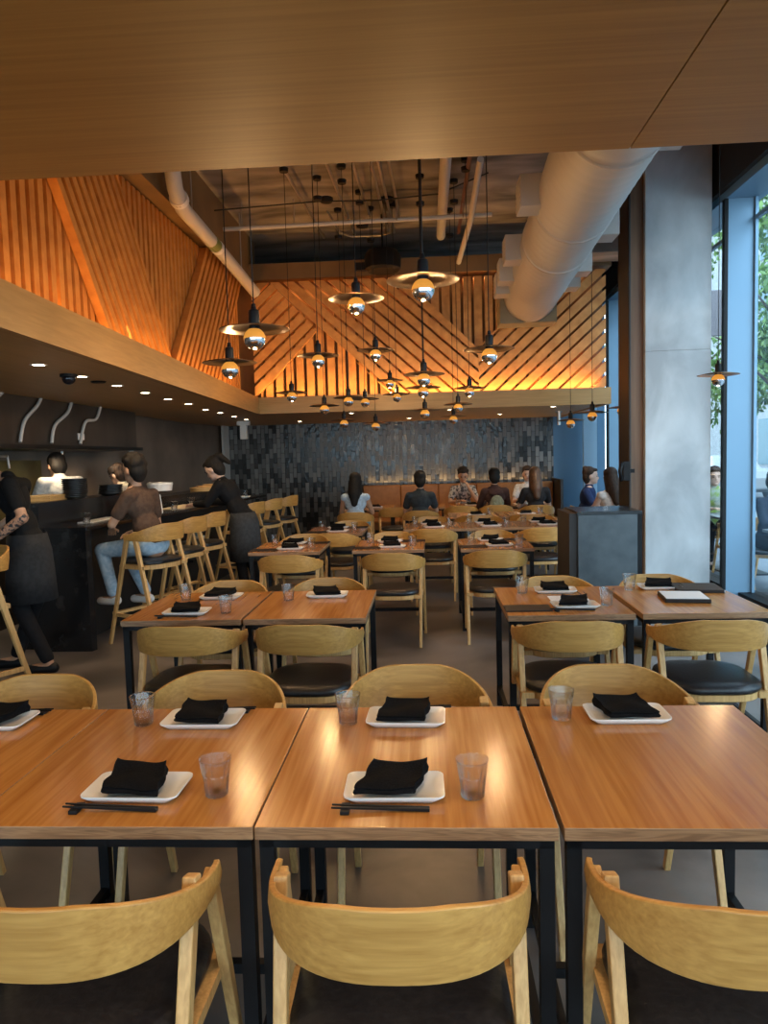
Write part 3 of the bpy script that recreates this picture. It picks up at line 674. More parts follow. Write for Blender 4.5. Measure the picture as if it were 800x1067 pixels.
# second row
R2=[(-1.345,4.26,'second row left pair, left table'),(-.672,4.26,'second row left pair, right table'),(.735,4.26,'second row right pair, left table'),(1.43,4.26,'second row right pair, right table')]
for x,y,w in R2: table(x,y,'oak topped table with black legs, '+w,TB2,'second row tables')
setting(-1.36,4.02,0,R2[0][2],(-1.14,4.02),True); setting(-1.29,4.47,1,R2[0][2],(-1.50,4.42),False)
setting(-.63,4.47,1,R2[1][2],(-.85,4.36),False)
setting(.79,4.05,0,R2[2][2],(.97,4.08),True,loose=.06); setting(.76,4.50,1,R2[2][2],(.56,4.47),False,loose=-.05)
setting(1.40,4.56,1,R2[3][2],(1.21,4.52),False,loose=-.08)
put('menu',PR['menu'],(.53,4.02,ZT),.0,'dark menu board lying at the left corner of the second row right pair','menu','menu boards')
bm=bmesh.new(); box(bm,-.11,.11,-.08,.08,0,.001); tag(mesh_obj('paper_menu',bm,M['paper'],loc=(.80,4.28,ZT)),'white paper sheet between two plates on the second row right pair','paper')
t=thing('menu_book','black menu book with white page, front one at second row right pair','menu',(1.43,4.22,ZT),-.12,'menu books on the window side table')
bm=bmesh.new(); box(bm,-.12,.12,-.12,.12,0,.022); bevel(mesh_obj('cover',bm,M['menu'],t),.003)
bm=bmesh.new(); box(bm,-.112,.112,-.112,.112,.022,.0245); mesh_obj('page',bm,M['paper'],t)
t=thing('menu_book','closed black menu book at the window end of second row right pair','menu',(1.60,4.50,ZT),-.12,'menu books on the window side table')
bm=bmesh.new(); box(bm,-.13,.13,-.12,.12,0,.02); bevel(mesh_obj('cover',bm,M['menu'],t),.003)
bm=bmesh.new(); box(bm,-.125,.133,-.115,.115,.005,.015); mesh_obj('page',bm,M['paper'],t)
for x,y,s,w in [(-1.24,3.76,0,R2[0][2]),(-.625,3.76,0,R2[1][2]),(.69,3.76,0,R2[2][2]),(1.37,3.74,0,R2[3][2]),(-1.30,4.56,1,R2[0][2]),(-.66,4.60,1,R2[1][2]),(.79,4.52,1,R2[2][2]),(1.43,4.52,1,R2[3][2])]:
    chair(x,y,(PI if s else 0)+math.radians(random.uniform(-2,2)),'oak chair, %s side of %s'%('far' if s else 'near',w))
# single tables further back
R3=[(-1.33,7.07,'third row left table'),(-.37,7.08,'third row middle table'),(.615,7.03,'third row right table'),(-1.07,8.62,'fourth row left table'),(.04,8.90,'fourth row middle table'),(.70,8.90,'fourth row centre-right table'),(1.36,8.90,'fourth row table nearest the window'),(.62,10.45,'fifth row left table'),(1.30,10.45,'fifth row right table')]
for x,y,w in R3:
    table(x,y,'oak topped %s with black metal legs'%w,TB2,'tables in the middle of the room')
    if 'fifth' in w:
        setting(x+.05,y-.2,0,w,(x+.24,y-.2)); continue
    setting(x+.03,y-.22,0,w,(x+.22,y-.16)); setting(x-.01,y+.20,1,w,(x-.20,y+.17))
    if 'third' in w or w=='fourth row left table':
        put('menu',PR['menu'],(x-.21,y-.25,ZT),PI/2*0,'dark menu board at near left corner of the %s'%w,'menu','menu boards')
        put('menu',PR['menu'],(x+.21,y+.26,ZT),0,'dark menu board at far right corner of the %s'%w,'menu','menu boards')
for x,y,s,w in [(-1.20,6.33,0,R3[0][2]),(-.31,6.34,0,R3[1][2]),(.57,6.40,0,R3[2][2]),(-1.30,7.50,1,R3[0][2]),(-.38,7.55,1,R3[1][2]),(.66,7.52,1,R3[2][2]),
  (-1.02,8.05,0,R3[3][2]),(.05,8.28,0,R3[4][2]),(1.22,8.18,0,R3[6][2]),(-.98,9.05,1,R3[3][2]),(.04,9.4,1,R3[4][2]),(.72,9.38,1,R3[5][2]),(1.38,9.38,1,R3[6][2]),(.62,9.98,0,R3[7][2]),(1.28,9.98,0,R3[8][2])]:
    chair(x,y,(PI if s else 0)+math.radians(random.uniform(-3,3)),'oak chair, %s side of %s'%('far' if s else 'near',w))
# banquette and its tables
t=thing('banquette','long tan leather banquette with upright back along the tile wall','banquette',(.55,13.45,0))
bm=bmesh.new(); box(bm,-1.75,1.75,-.42,.45,0,.30); mesh_obj('plinth',bm,M['darkbrown'],t)
bm=bmesh.new()
for k in range(5): box(bm,-1.75+k*.7+.003,-1.75+(k+1)*.7-.003,-.48,.40,.30,.46)
bevel(mesh_obj('seat',bm,M['leather_tan'],t),.03,3)
bm=bmesh.new()
for k in range(5): box(bm,-1.75+k*.7+.002,-1.75+(k+1)*.7-.002,.25,.44,.40,1.06)
bevel(mesh_obj('backrest',bm,M['leather_tan'],t),.02,3)
bm=bmesh.new(); box(bm,-1.8,-1.755,-.48,.48,0,1.08); mesh_obj('end_panel',bm,M['darkbrown'],t)
bm=bmesh.new(); box(bm,1.755,1.80,-.48,.48,0,1.12); mesh_obj('end_panel',bm,M['darkbrown'],t)
BT=[(-.90,12.45,'banquette table at left'),(-.05,12.45,'banquette table second from left'),(.70,12.45,'banquette table third from left'),(1.50,12.45,'banquette table at right')]
for x,y,w in BT:
    table(x,y,'oak topped '+w,TB2,'tables along the banquette')
    setting(x+.03,y-.22,0,w,(x-.2,y-.2))
chair(-.52,11.75,.05,'oak chair with curved back between the two seated diners at left')
for x,y,w in [(-1.08,10.95,'oak chair under the diner in the pale blue top'),(-.11,11.0,'oak chair under the diner in the dark grey shirt'),(.52,11.80,'empty oak chair left of the diner in the brown hoodie'),(1.07,11.80,'oak chair under the diner in the brown hoodie'),(1.68,11.6,'oak chair under the diner with long brown hair')]:
    chair(x,y,0,w)
for x,y,w in [(-1.05,11.65,'small oak table in front of the diner in pale blue'),(-.12,11.68,'small oak table in front of the diner in dark grey')]: pass
# ------------------------------------------------------------------ host stand
t=thing('host_stand','dark slate host stand beside the concrete column','host stand',(1.43,6.25,0))
bm=bmesh.new(); box(bm,-.235,.235,-.28,.28,0,1.09); bevel(mesh_obj('body',bm,M['hostfront'],t),.004)
bm=bmesh.new(); box(bm,-.30,-.238,-.26,.29,0,1.10); mesh_obj('side_panel',bm,M['darkbrown'],t)
bm=bmesh.new(); box(bm,-.24,.27,-.285,.29,1.09,1.115); mesh_obj('top',bm,M['blackstone'],t)
bm=bmesh.new(); box(bm,.237,.27,-.28,.28,0,1.09); mesh_obj('edge_panel',bm,M['black'],t)
t=thing('wall_telephone','black handset unit mounted beside the brown column panel','telephone',(2.06,7.80,1.38))
bm=bmesh.new(); box(bm,-.03,.04,0,.04,-.10,.10); bevel(mesh_obj('body',bm,M['black'],t)); bm=bmesh.new(); tube(bm,[(-.05,-.0,-.10),(-.07,-.02,0),(-.045,0,.09)],.02); mesh_obj('handset',bm,M['black'],t,True)
bm=bmesh.new(); box(bm,.03,.09,.02,.17,-.02,.02); mesh_obj('bracket',bm,M['black'],t)

# ------------------------------------------------------------------ bar and kitchen
O1,O2,O3=(-2.92,6.19),(-2.66,8.2),(-2.45,11.1)
I1,I2,I3=(-3.38,6.25),(-3.12,8.25),(-2.95,11.1)
def lerp2(a,b,f): return (a[0]+(b[0]-a[0])*f,a[1]+(b[1]-a[1])*f)
t=thing('bar_counter','long black stone bar counter running along the open kitchen','bar counter',(0,0,0))
bm=bmesh.new(); prism(bm,[(-3.34,6.05),(-2.88,6.05),O2,O3,I3,I2,(-3.36,6.2)],1.04,1.07); fixn(bm); bevel(mesh_obj('bar_top',bm,M['blackstone'],t),.004)
bm=bmesh.new(); prism(bm,[(-3.34,6.07),(-2.90,6.07),(-2.88,6.13),(-3.34,6.13)],0,1.04); fixn(bm); mesh_obj('end_panel',bm,M['blackstone'],t)
bm=bmesh.new(); prism(bm,[(-3.24,6.13),(-3.20,6.13),(-2.95,8.2),(-2.76,11.1),(-2.95,11.1),(-3.12,8.25),(-3.34,6.2)],0,1.04); fixn(bm); mesh_obj('front_panel',bm,M['darkbrown'],t)
bm=bmesh.new(); prism(bm,[(-3.58,6.15),(-3.34,6.15),(-3.10,8.2),(-3.36,8.25)],0,1.28); fixn(bm); bevel(mesh_obj('pass_ledge',bm,M['blackstone'],t),.004)
bm=bmesh.new(); prism(bm,[(-3.36,8.25),(-3.10,8.2),(-2.92,11.1),(-3.25,11.1)],0,1.20); fixn(bm); mesh_obj('back_ledge',bm,M['blackstone'],t)
for x,y,dg,lab in [(-2.47,6.42,62,'nearest oak bar stool, under the man in the brown shirt'),(-2.45,7.05,70,'second oak bar stool along the bar, behind the seated man'),(-2.42,7.62,72,'third oak bar stool along the bar, beside the waitress'),(-2.36,9.25,68,'fourth oak bar stool along the bar, beyond the waitress'),(-2.27,9.95,70,'fifth oak bar stool along the bar'),(-2.18,10.65,72,'last oak bar stool at the far end of the bar'),(-3.02,4.55,150,'oak stool cut off by the left edge of the photo')]:
    stool(x,y,dg,lab)
# hood
t=thing('kitchen_hood','dark steel extraction hood over the kitchen line','hood',(0,0,0))
bm=bmesh.new(); prism(bm,[(-4.85,4.2),(-3.74,4.2),(-3.74,9.4),(-4.5,9.4)],1.80,2.9); fixn(bm); mesh_obj('canopy',bm,M['hood'],t)
bm=bmesh.new(); prism(bm,[(-4.86,4.15),(-3.70,4.15),(-3.70,9.5),(-4.5,9.5)],1.76,1.80); fixn(bm); mesh_obj('rim',bm,mat('hood_rim',(.03,.03,.03),.35,.8),t)
def spl(pts,n=6):
    out=[]; P=[Vector(p) for p in pts]
    for i in range(len(P)-1):
        p0=P[max(i-1,0)];p1=P[i];p2=P[i+1];p3=P[min(i+2,len(P)-1)]
        for k in range(n):
            u=k/n; out.append(.5*((2*p1)+(p2-p0)*u+(2*p0-5*p1+4*p2-p3)*u*u+(3*p1-p0-3*p2+p3)*u**3))
    out.append(P[-1]); return out
XH=-3.715  # light reflections on the hood, modelled as pale bent tubes
for i,(pts,w) in enumerate([([(7.12,2.42),(6.97,2.2),(6.70,2.02),(6.6,1.82)],'second'),([(7.72,2.42),(7.56,2.16),(7.26,2.0),(7.17,1.82)],'third'),([(8.42,2.42),(8.22,2.12),(7.93,2.06),(7.78,1.82)],'fourth'),([(6.54,2.45),(6.38,2.27),(6.2,2.15),(6.1,1.95)],'first')]):
    bm=bmesh.new(); tube(bm,spl([(XH,y,z) for y,z in pts]),.017,8); autosmooth(tag(mesh_obj('reflection_streak',bm,M['pipe']),'%s bent pale light reflection from the left against the dark hood'%w,'reflection','pale reflections on the hood'),60)
# cooking line behind the chefs
t=thing('cooking_line','stainless cooking line under the hood with shelf and oven','kitchen counter',(0,0,0))
bm=bmesh.new(); prism(bm,[(-4.85,4.6),(-4.25,4.6),(-4.15,8.6),(-4.5,8.6)],0,.95); fixn(bm); mesh_obj('body',bm,M['hood'],t)
bm=bmesh.new(); box(bm,-4.6,-4.28,6.9,8.0,.952,1.66); mesh_obj('oven_box',bm,noisy('oven',(.10,.085,.03),(.16,.13,.05),rough=.4,metal=.4),t)
bm=bmesh.new()
tube(bm,[(-4.05,5.8,1.70),(-4.05,6.95,1.70)],.012); tube(bm,[(-4.05,6.95,1.70),(-4.05,6.97,1.58)],.012); tube(bm,[(-4.05,6.4,1.75),(-4.05,6.4,1.2)],.012); tube(bm,[(-4.06,8.05,1.75),(-4.06,8.05,1.4)],.014)
mesh_obj('rail',bm,M['steel'],t)
for x,y,lab in [(-3.98,9.2,'small white wall socket below the hood')]:
    bm=bmesh.new(); box(bm,-.01,.01,-.05,.05,-.05,.05); tag(mesh_obj('wall_socket',bm,M['white'],loc=(-4.06,10.0,1.72)),lab,'socket')
bm=bmesh.new(); box(bm,-.004,.004,-.07,.07,-.035,.035); tag(mesh_obj('hood_label',bm,M['paper'],loc=(-3.735,7.85,1.9)),'small white label stuck on the hood','label')
# things on the pass ledge
t=None
def bowlstack(x,y,z,n,r,lab,m):
    for k in range(n):
        bm=bmesh.new(); h=.016; lathe(bm,[(0,0),(r*.6,0),(r,.022),(r*1.0,.028),(r*.95,.026),(r*.6,.006),(0,.006)],24); fixn(bm)
        autosmooth(tag(mesh_obj('bowl',bm,m,loc=(x+random.uniform(-.004,.004),y,z+k*h)),'%s, %s from the bottom'%(lab,OR[k]),'bowl','stacked bowls on the pass'),50)
darkc=mat('dark_ceramic',(.02,.018,.016),.35)
bowlstack(-3.30,6.75,1.281,11,.115,'dark bowl in the tall stack on the pass',darkc)
bowlstack(-3.22,7.35,1.281,6,.12,'dark bowl in the low stack on the pass',darkc)
for k in range(3):
    bm=bmesh.new(); box(bm,-.12,.12,-.17,.17,0,.016); bevel(tag(mesh_obj('serving_board',bm,M['oak_leg'] if k%2 else M['candle'],loc=(-3.47,6.55,1.281+k*.018)),'wooden serving board on the pass left of the bowls, %s from the bottom'%OR[k],'board','wooden boards on the pass'),.003)
bm=bmesh.new(); box(bm,-.07,.07,-.30,.30,0,.012); bevel(tag(mesh_obj('long_tray',bm,M['ceramic'],loc=(-3.08,6.75,1.071)),'long white tray on the bar by the end panel','tray'),.003)
put('glass',PR['glass'],(-3.05,6.42,1.071),0,'clear tumbler on the bar near the end panel','glass','clear tumblers')
for x,y,lab in [(-2.78,7.95,'clear tumbler on the bar beside the waitress'),(-2.72,9.15,'clear tumbler on the far bar, first of three'),(-2.70,9.9,'clear tumbler on the far bar, second of three'),(-2.64,10.6,'clear tumbler on the far bar, third of three')]:
    put('glass',PR['glass'],(x,y,1.071),0,lab,'glass','clear tumblers')
for x,y,lab in [(-2.70,9.5,'white plate on the far bar, nearer one'),(-2.60,10.25,'white plate on the far bar, farther one')]:
    put('plate',PR['plate'],(x,y,1.071),1.4,lab,'plate','white rectangular plates')
bm=bmesh.new(); box(bm,-.13,.13,-.35,.35,0,.014); bevel(tag(mesh_obj('serving_tray',bm,mat('pale_wood',(.66,.52,.33),.5),loc=(-2.84,8.45,1.071)),'pale wooden tray on the bar in front of the waitress','tray'),.003)
t=thing('card_terminal','white payment terminal tilted on the bar behind the seated man','terminal',(-2.86,7.45,1.071),1.2)
bm=bmesh.new(); prism(bm,[(-.11,0),(.11,0),(.08,.20),(-.04,.20)],-.08,.08,M=Matrix(((1,0,0,0),(0,0,1,0),(0,1,0,0),(0,0,0,1)))); fixn(bm); bevel(mesh_obj('body',bm,M['white'],t),.01)
bm=bmesh.new(); box(bm,-.05,.05,-.082,-.081,.05,.15); mesh_obj('screen',bm,M['black'],t)
t=thing('rice_container','white lidded container on the pass behind the seated man','container',(-3.02,8.2,1.281))
bm=bmesh.new(); lathe(bm,[(0,0),(.13,0),(.14,.07),(0,.07)],24); autosmooth(mesh_obj('body',bm,M['white'],t)); bm=bmesh.new(); lathe(bm,[(.0,.07),(.145,.07),(.14,.09),(0,.10)],24); autosmooth(mesh_obj('lid',bm,M['white'],t))
for k in range(3):
    bm=bmesh.new(); lathe(bm,[(0,0),(.15,0),(.16,.05),(.15,.05),(.14,.01),(0,.01)],24); fixn(bm); autosmooth(tag(mesh_obj('bamboo_tray',bm,M['candle'],loc=(-3.02,9.75+.28*k,1.201+.012*k)),'round bamboo tray on the back ledge past the waitress, %s from the left'%OR[k],'tray','round bamboo trays'))
t=thing('water_jug','white plastic water container under the bar by the waitress','container',(-2.72,8.55,.48))
bm=bmesh.new(); box(bm,-.09,.09,-.09,.09,0,.24); bevel(mesh_obj('body',bm,M['white'],t),.02,3); bm=bmesh.new(); lathe(bm,[(0,.24),(.03,.24),(.03,.29),(0,.29)],14); mesh_obj('cap',bm,mat('blue_cap',(.3,.5,.65),.4),t)
bm=bmesh.new(); box(bm,-.16,.10,-.35,.35,.45,.48); tag(mesh_obj('under_shelf',bm,M['black'],loc=(-2.78,8.55,0)),'black shelf bracketed under the bar holding the water container','shelf')
bm=bmesh.new(); box(bm,-3.80,-3.76,13.6,13.99,0,2.25); struct('trim_16',bm,M['pipe'])
# ------------------------------------------------------------------ people
def capsule(bm,a,b,ra,rb,seg=12):
    a=Vector(a);b=Vector(b); t=(b-a); l=t.length
    if l<1e-5: ellipsoid(bm,a,(ra,ra,ra)); return
    t.normalize(); pts=[];rs=[]
    for k in range(4):
        an=PI/2*(1-k/4); pts.append(a-t*ra*math.sin(an)); rs.append(max(ra*math.cos(an),.002))
    for k in range(5): pts.append(a.lerp(b,k/4)); rs.append(ra+(rb-ra)*k/4)
    for k in range(1,5):
        an=PI/2*k/4; pts.append(b+t*rb*math.sin(an)); rs.append(max(rb*math.cos(an),.002))
    tube(bm,pts,rs,seg)
def remesh(name,parts,m,parent,vox=.012,smooth=4,extra=None,disp=0):
    bm=bmesh.new()
    for p in parts:
        if p[0]=='c': capsule(bm,*p[1:])
        elif p[0]=='e': ellipsoid(bm,p[1],p[2],p[3] if len(p)>3 else None)
    fixn(bm); me=bpy.data.meshes.new('tmp'); bm.to_mesh(me); bm.free()
    o=bpy.data.objects.new('tmp',me); C.objects.link(o)
    r=o.modifiers.new('r','REMESH'); r.mode='VOXEL'; r.voxel_size=vox
    s=o.modifiers.new('s','SMOOTH'); s.iterations=smooth; s.factor=.5
    dg=bpy.context.evaluated_depsgraph_get(); dg.update()
    m2=bpy.data.meshes.new_from_object(o.evaluated_get(dg),depsgraph=dg)
    bpy.data.objects.remove(o); bpy.data.meshes.remove(me)
    if extra:
        bm=bmesh.new(); bm.from_mesh(m2); b2=bmesh.new()
        for p in extra: capsule(b2,*p,seg=8)
        fixn(b2); t=bpy.data.meshes.new('t2'); b2.to_mesh(t); b2.free(); bm.from_mesh(t); bpy.data.meshes.remove(t)
        bm.to_mesh(m2); bm.free()
    m2.name=name; m2.materials.clear(); m2.materials.append(m)
    for p in m2.polygons: p.use_smooth=True
    ob=bpy.data.objects.new(name,m2); C.objects.link(ob); ob.parent=parent; return ob
def basis(up,right):
    u=Vector(up).normalized(); r=Vector(right); r=(r-u*r.dot(u)).normalized(); f=u.cross(r)
    return Matrix((r,f,u)).transposed()
SK={}
def skin(c):
    k='skin%.2f'%c[0]
    if k not in SK: SK[k]=noisy(k,c,tuple(v*.85 for v in c),(20,20,20),.5)
    return SK[k]
def cloth(name,c,c2=None,sc=(30,30,30)): return noisy(name,c,c2 or tuple(v*.75 for v in c),sc,.85,spec=.2,lo=.4,hi=.6)
EYE=mat('eye_dark',(.02,.015,.01),.2); LIP=mat('lip',(.35,.12,.09),.5); BROW=mat('brow',(.02,.015,.01),.9)
def person(label,loc,rz,P,sk,shirt,pants,hair,hairstyle='short',sleeve='short',shoes=None,vox=.012,cat='person',ap=None,cap=None):
    """P: joints in local frame (faces +Y)"""
    t=thing('person',label,cat,loc,rz)
    H=Vector(P['head']); ch=Vector(P['chest']); pe=Vector(P['pelvis']); sh=[Vector(P['shL']),Vector(P['shR'])]
    el=[Vector(P['elL']),Vector(P['elR'])]; wr=[Vector(P['wrL']),Vector(P['wrR'])]
    kn=[Vector(P['knL']),Vector(P['knR'])]; an=[Vector(P['anL']),Vector(P['anR'])]
    right=(sh[1]-sh[0]).normalized(); TB_=basis(ch-pe,right)
    hd=Vector(P.get('look',(0,1,0))).normalized(); hu=Vector(P.get('hup',(0,0,1))).normalized()
    hr=hd.cross(hu).normalized(); hu=hr.cross(hd).normalized(); HB=Matrix((hr,hd,hu)).transposed()
    hp=lambda x,y,z:H+HB@(Vector((x,y,z))*1.08)
    neck=ch+TB_@Vector((0,-.01,.20)); hipo=[pe-right*.09,pe+right*.09]
    waist=pe.lerp(ch,.45)
    body=[('e',hp(0,-.01,.02),(.074,.092,.098),HB),('e',hp(0,.022,-.045),(.055,.066,.062),HB),('e',hp(0,.087,-.018),(.012,.018,.022),HB),('e',hp(0,.066,-.078),(.026,.022,.016),HB),
      ('e',hp(-.076,-.005,-.01),(.010,.020,.030),HB),('e',hp(.076,-.005,-.01),(.010,.020,.030),HB),
      ('c',neck-TB_@Vector((0,0,.04)),hp(0,-.02,-.05),.052,.048),
      ('e',ch+TB_@Vector((0,0,.04)),(.150,.098,.17),TB_),('e',waist,(.125,.088,.16),TB_),('e',pe,(.15,.105,.12),TB_),
      ('c',sh[0],sh[1],.055,.055)]
    body=[(p[0],p[1],tuple(q*1.08 for q in p[2]),p[3]) if i<6 else p for i,p in enumerate(body)]
    ext=[]
    for i in(0,1):
        body+=[('c',sh[i],el[i],.048,.038),('c',el[i],wr[i],.038,.026),('c',hipo[i],kn[i],.078,.052),('c',kn[i],an[i],.052,.036)]
        foot=Vector(P.get('foot',(0,1,0)))
        body+=[('c',an[i]-Vector((0,0,.03)),an[i]+foot*.13-Vector((0,0,.045)),.036,.03)]
        d=(wr[i]-el[i]).normalized(); hdir=Vector(P.get('hand%d'%i,d)).normalized()
        side=hdir.cross(Vector((0,0,1))); side=side.normalized() if side.length>.1 else Vector((1,0,0))
        pn=side.cross(hdir).normalized()
        palm=wr[i]+hdir*.052; PB=Matrix((side,hdir,pn)).transposed()
        body+=[('e',palm,(.038,.052,.016),PB)]
        for q,(off,ln) in enumerate(((-.028,.060),(-.010,.070),(.009,.066),(.027,.052))):
            b0=palm+side*off+hdir*.030; b1=b0+hdir*ln*.55-pn*.008; b2=b1+hdir*ln*.35-pn*.022
            ext+=[(b0,b1,.0095,.0088),(b1,b2,.0088,.0072)]
        ts=-1 if i==1 else 1
        b0=palm+side*.028*ts-hdir*.02; b1=b0+side*.022*ts+hdir*.03-pn*.006; ext+=[(b0,b1,.011,.010),(b1,b1+hdir*.028-pn*.006,.010,.008)]
    remesh('body',body,skin(sk),t,vox,3,ext)
    for sx in(-1,1):
        bm=bmesh.new(); ellipsoid(bm,hp(sx*.031,.074,.008),(.011,.008,.006),HB,8,6); mesh_obj('eye',bm,EYE,t,True)
        bm=bmesh.new(); ellipsoid(bm,hp(sx*.031,.080,.027),(.017,.006,.004),HB,8,5); mesh_obj('eyebrow',bm,BROW,t,True)
    bm=bmesh.new(); ellipsoid(bm,hp(0,.084,-.052),(.021,.006,.006),HB,10,6); mesh_obj('mouth',bm,LIP,t,True)
    # clothes
    g=.014
    S_=[('e',ch+TB_@Vector((0,0,.035)),(.158+g,.105+g,.165),TB_),('e',waist,(.135+g,.096+g,.17),TB_),('e',pe+TB_@Vector((0,0,.03)),(.155+g,.108+g,.11),TB_),
        ('c',sh[0],sh[1],.060,.060),('c',neck-TB_@Vector((0,0,.08)),neck-TB_@Vector((0,0,.015)),.075,.060)]
    for i in(0,1):
        if sleeve=='none': continue
        f=.62 if sleeve=='short' else 1
        S_+=[('c',sh[i],sh[i].lerp(el[i],f),.062,.060 if f<1 else .048)]
        if sleeve=='long': S_+=[('c',el[i],el[i].lerp(wr[i],.93),.048,.036)]
    remesh('shirt',S_,shirt,t,vox,5)
    T_=[('e',pe,(.160,.115,.115),TB_)]
    for i in(0,1):
        e2=kn[i].lerp(an[i],.92)
        T_+=[('c',hipo[i],kn[i],.090,.066),('c',kn[i],e2,.064,.052)]
    remesh('trousers',T_,pants,t,vox,4)
    sm=shoes or M['black']
    for i in(0,1):
        foot=Vector(P.get('foot',(0,1,0)))
        remesh('shoe',[('c',an[i]-Vector((0,0,.045))-foot*.03,an[i]+foot*.15-Vector((0,0,.055)),.043,.038)],sm,t,vox,3)
    if hair:
        hl=[('e',hp(0,-.038,.052),(.086,.092,.084),HB),('e',hp(0,-.052,-.010),(.085,.068,.088),HB),('e',hp(0,-.045,-.07),(.058,.045,.045),HB),('e',hp(0,.025,.092),(.060,.05,.026),HB)]
        if hairstyle=='long':
            b=TB_@Vector((0,-.02,0)); hl+=[('c',hp(0,-.055,.0),hp(0,-.085,-.20),.078,.082),('c',hp(0,-.085,-.18),hp(0,-.10,-.32),.082,.045),('c',hp(-.06,-.03,0),hp(-.07,-.05,-.17),.035,.03),('c',hp(.06,-.03,0),hp(.07,-.05,-.17),.035,.03)]
        if hairstyle=='tail': hl+=[('e',hp(0,-.115,.075),(.045,.045,.045)),('c',hp(0,-.14,.07),hp(0,-.185,-.05),.040,.022)]
        if hairstyle=='curly':
            rn=random.Random(3)
            for _ in range(46):
                a=rn.uniform(0,2*PI); e=rn.uniform(-.25,1.45)
                v=Vector((math.cos(a)*math.cos(e),math.sin(a)*math.cos(e),math.sin(e)))
                if v.y>.25 and v.z<.6: continue
                hl.append(('e',hp(v.x*.082,-.025+v.y*.090,.045+v.z*.086),(.024,.024,.024)))
        if hairstyle=='bun': hl+=[('e',hp(0,-.09,.10),(.04,.04,.038))]
        hl=[(p[0],p[1],tuple(q*1.1 for q in p[2]))+tuple(p[3:]) if p[0]=='e' else ('c',p[1],p[2],p[3]*1.1,p[4]*1.1) for p in hl]
        remesh('hair',hl,hair,t,min(vox,.011),2)
    if cap:
        bm=bmesh.new(); lathe(bm,[(.088,0),(.09,.05),(.075,.085),(0,.1)],20); 
        for v in bm.verts: v.co=hp(v.co.x,v.co.y*1.08-.01,v.co.z+.03)
        fixn(bm); mesh_obj('cap',bm,cap,t,True)
    return t,dict(H=H,ch=ch,pe=pe,TB=TB_,hp=hp)
def seated(sz=.46,lean=.05,arms='table',look=(0,1,-.25),spread=.12):
    z=sz+.10
    P=dict(pelvis=(0,-.02,z),chest=(0,lean+.0,z+.34),head=(0,lean+.06,z+.34+.325),look=look,
      shL=(-.165,lean-.01,z+.44),shR=(.165,lean-.01,z+.44),
      knL=(-spread,.42,z+.0),knR=(spread,.42,z+.0),anL=(-spread,.40,.09 if sz<.6 else .38),anR=(spread,.36,.09 if sz<.6 else .38))
    if arms=='table': P.update(elL=(-.235,lean+.12,z+.20),elR=(.235,lean+.12,z+.20),wrL=(-.10,lean+.34,z+.245),wrR=(.10,lean+.34,z+.245))
    if arms=='chin': P.update(elL=(-.22,lean+.20,z+.235),elR=(.235,lean+.14,z+.21),wrL=(-.09,lean+.18,z+.46),wrR=(.08,lean+.36,z+.25),hand0=(.35,-.3,.8))
    if arms=='lap': P.update(elL=(-.22,lean+.03,z+.18),elR=(.22,lean+.03,z+.18),wrL=(-.10,lean+.25,z+.12),wrR=(.10,lean+.25,z+.12))
    return P
BH=noisy('black_hair',(.007,.006,.005),(.018,.013,.010),(60,60,6),.7,spec=.25)
RH=noisy('brown_hair',(.06,.028,.014),(.14,.065,.03),(60,60,5),.45)
DH=noisy('dark_brown_hair',(.018,.010,.007),(.05,.028,.018),(60,60,6),.7,spec=.25)
JEAN=cloth('denim',(.20,.33,.46),(.30,.45,.58)); DARKP=cloth('dark_trousers',(.02,.022,.027)); TANSK=(.52,.29,.18); PALE=(.66,.43,.33)
# diners
person('seated diner with long black hair in a pale blue top, back to camera',(-1.08,10.92,0),-.05,seated(arms='table'),TANSK,cloth('pale_blue_top',(.50,.62,.74)),JEAN,BH,'long','none')
person('seated diner with black hair in a dark grey shirt, back to camera',(-.11,10.98,0),0,seated(),TANSK,cloth('dark_grey_shirt',(.035,.042,.048)),DARKP,BH,'short')
person('seated diner in a grey patterned shirt facing the camera, hand at mouth',(.62,13.02,0),PI,seated(arms='chin',look=(0,1,-.45)),TANSK,noisy('patterned_shirt',(.07,.07,.075),(.45,.42,.40),(26,26,26),.85,lo=.46,hi=.54),DARKP,BH,'curly')
t,d=person('seated diner in a brown hoodie with dark hair, back to camera',(1.07,11.78,0),.08,seated(arms='table'),TANSK,cloth('brown_hoodie',(.075,.038,.032)),DARKP,BH,'short','long')
remesh('hood',[('e',(0,-.06,.98),(.12,.07,.07))],[c for c in t.children if c.name.startswith('shirt')][0].data.materials[0],t,.012)
bm=bmesh.new(); ellipsoid(bm,(0,-.135,.80),(.115,.05,.15)); ellipsoid(bm,(-.05,-.17,.77),(.04,.03,.07)); ellipsoid(bm,(.05,-.17,.77),(.04,.03,.07))
for v in bm.verts: v.co=Matrix.Rotation(.08,4,'Z')@v.co+Vector((1.07,11.78,0))
tag(mesh_obj('backpack',bm,cloth('khaki_bag',(.22,.22,.15)),smooth=True),'small khaki backpack worn on the back of the brown hoodie','backpack')
person('seated diner in white facing the camera, behind the long haired diner',(1.74,13.02,0),PI-.1,seated(arms='table',look=(0,1,-.2)),PALE,cloth('white_shirt',(.68,.64,.6)),DARKP,DH,'short')
person('seated diner with long brown hair and a dark top, back to camera',(1.68,11.58,0),.05,seated(arms='table'),PALE,cloth('charcoal_top',(.03,.028,.03)),DARKP,RH,'long','short')
chair(2.38,11.0,-PI/2-.1,'oak chair under the diner in the navy shirt by the window'); 
person('seated person in a navy shirt in profile by the far window',(2.30,11.05,0),-PI/2-.25,seated(arms='table',look=(0,1,-.1)),PALE,cloth('navy_shirt',(.02,.035,.10)),DARKP,DH,'bun')
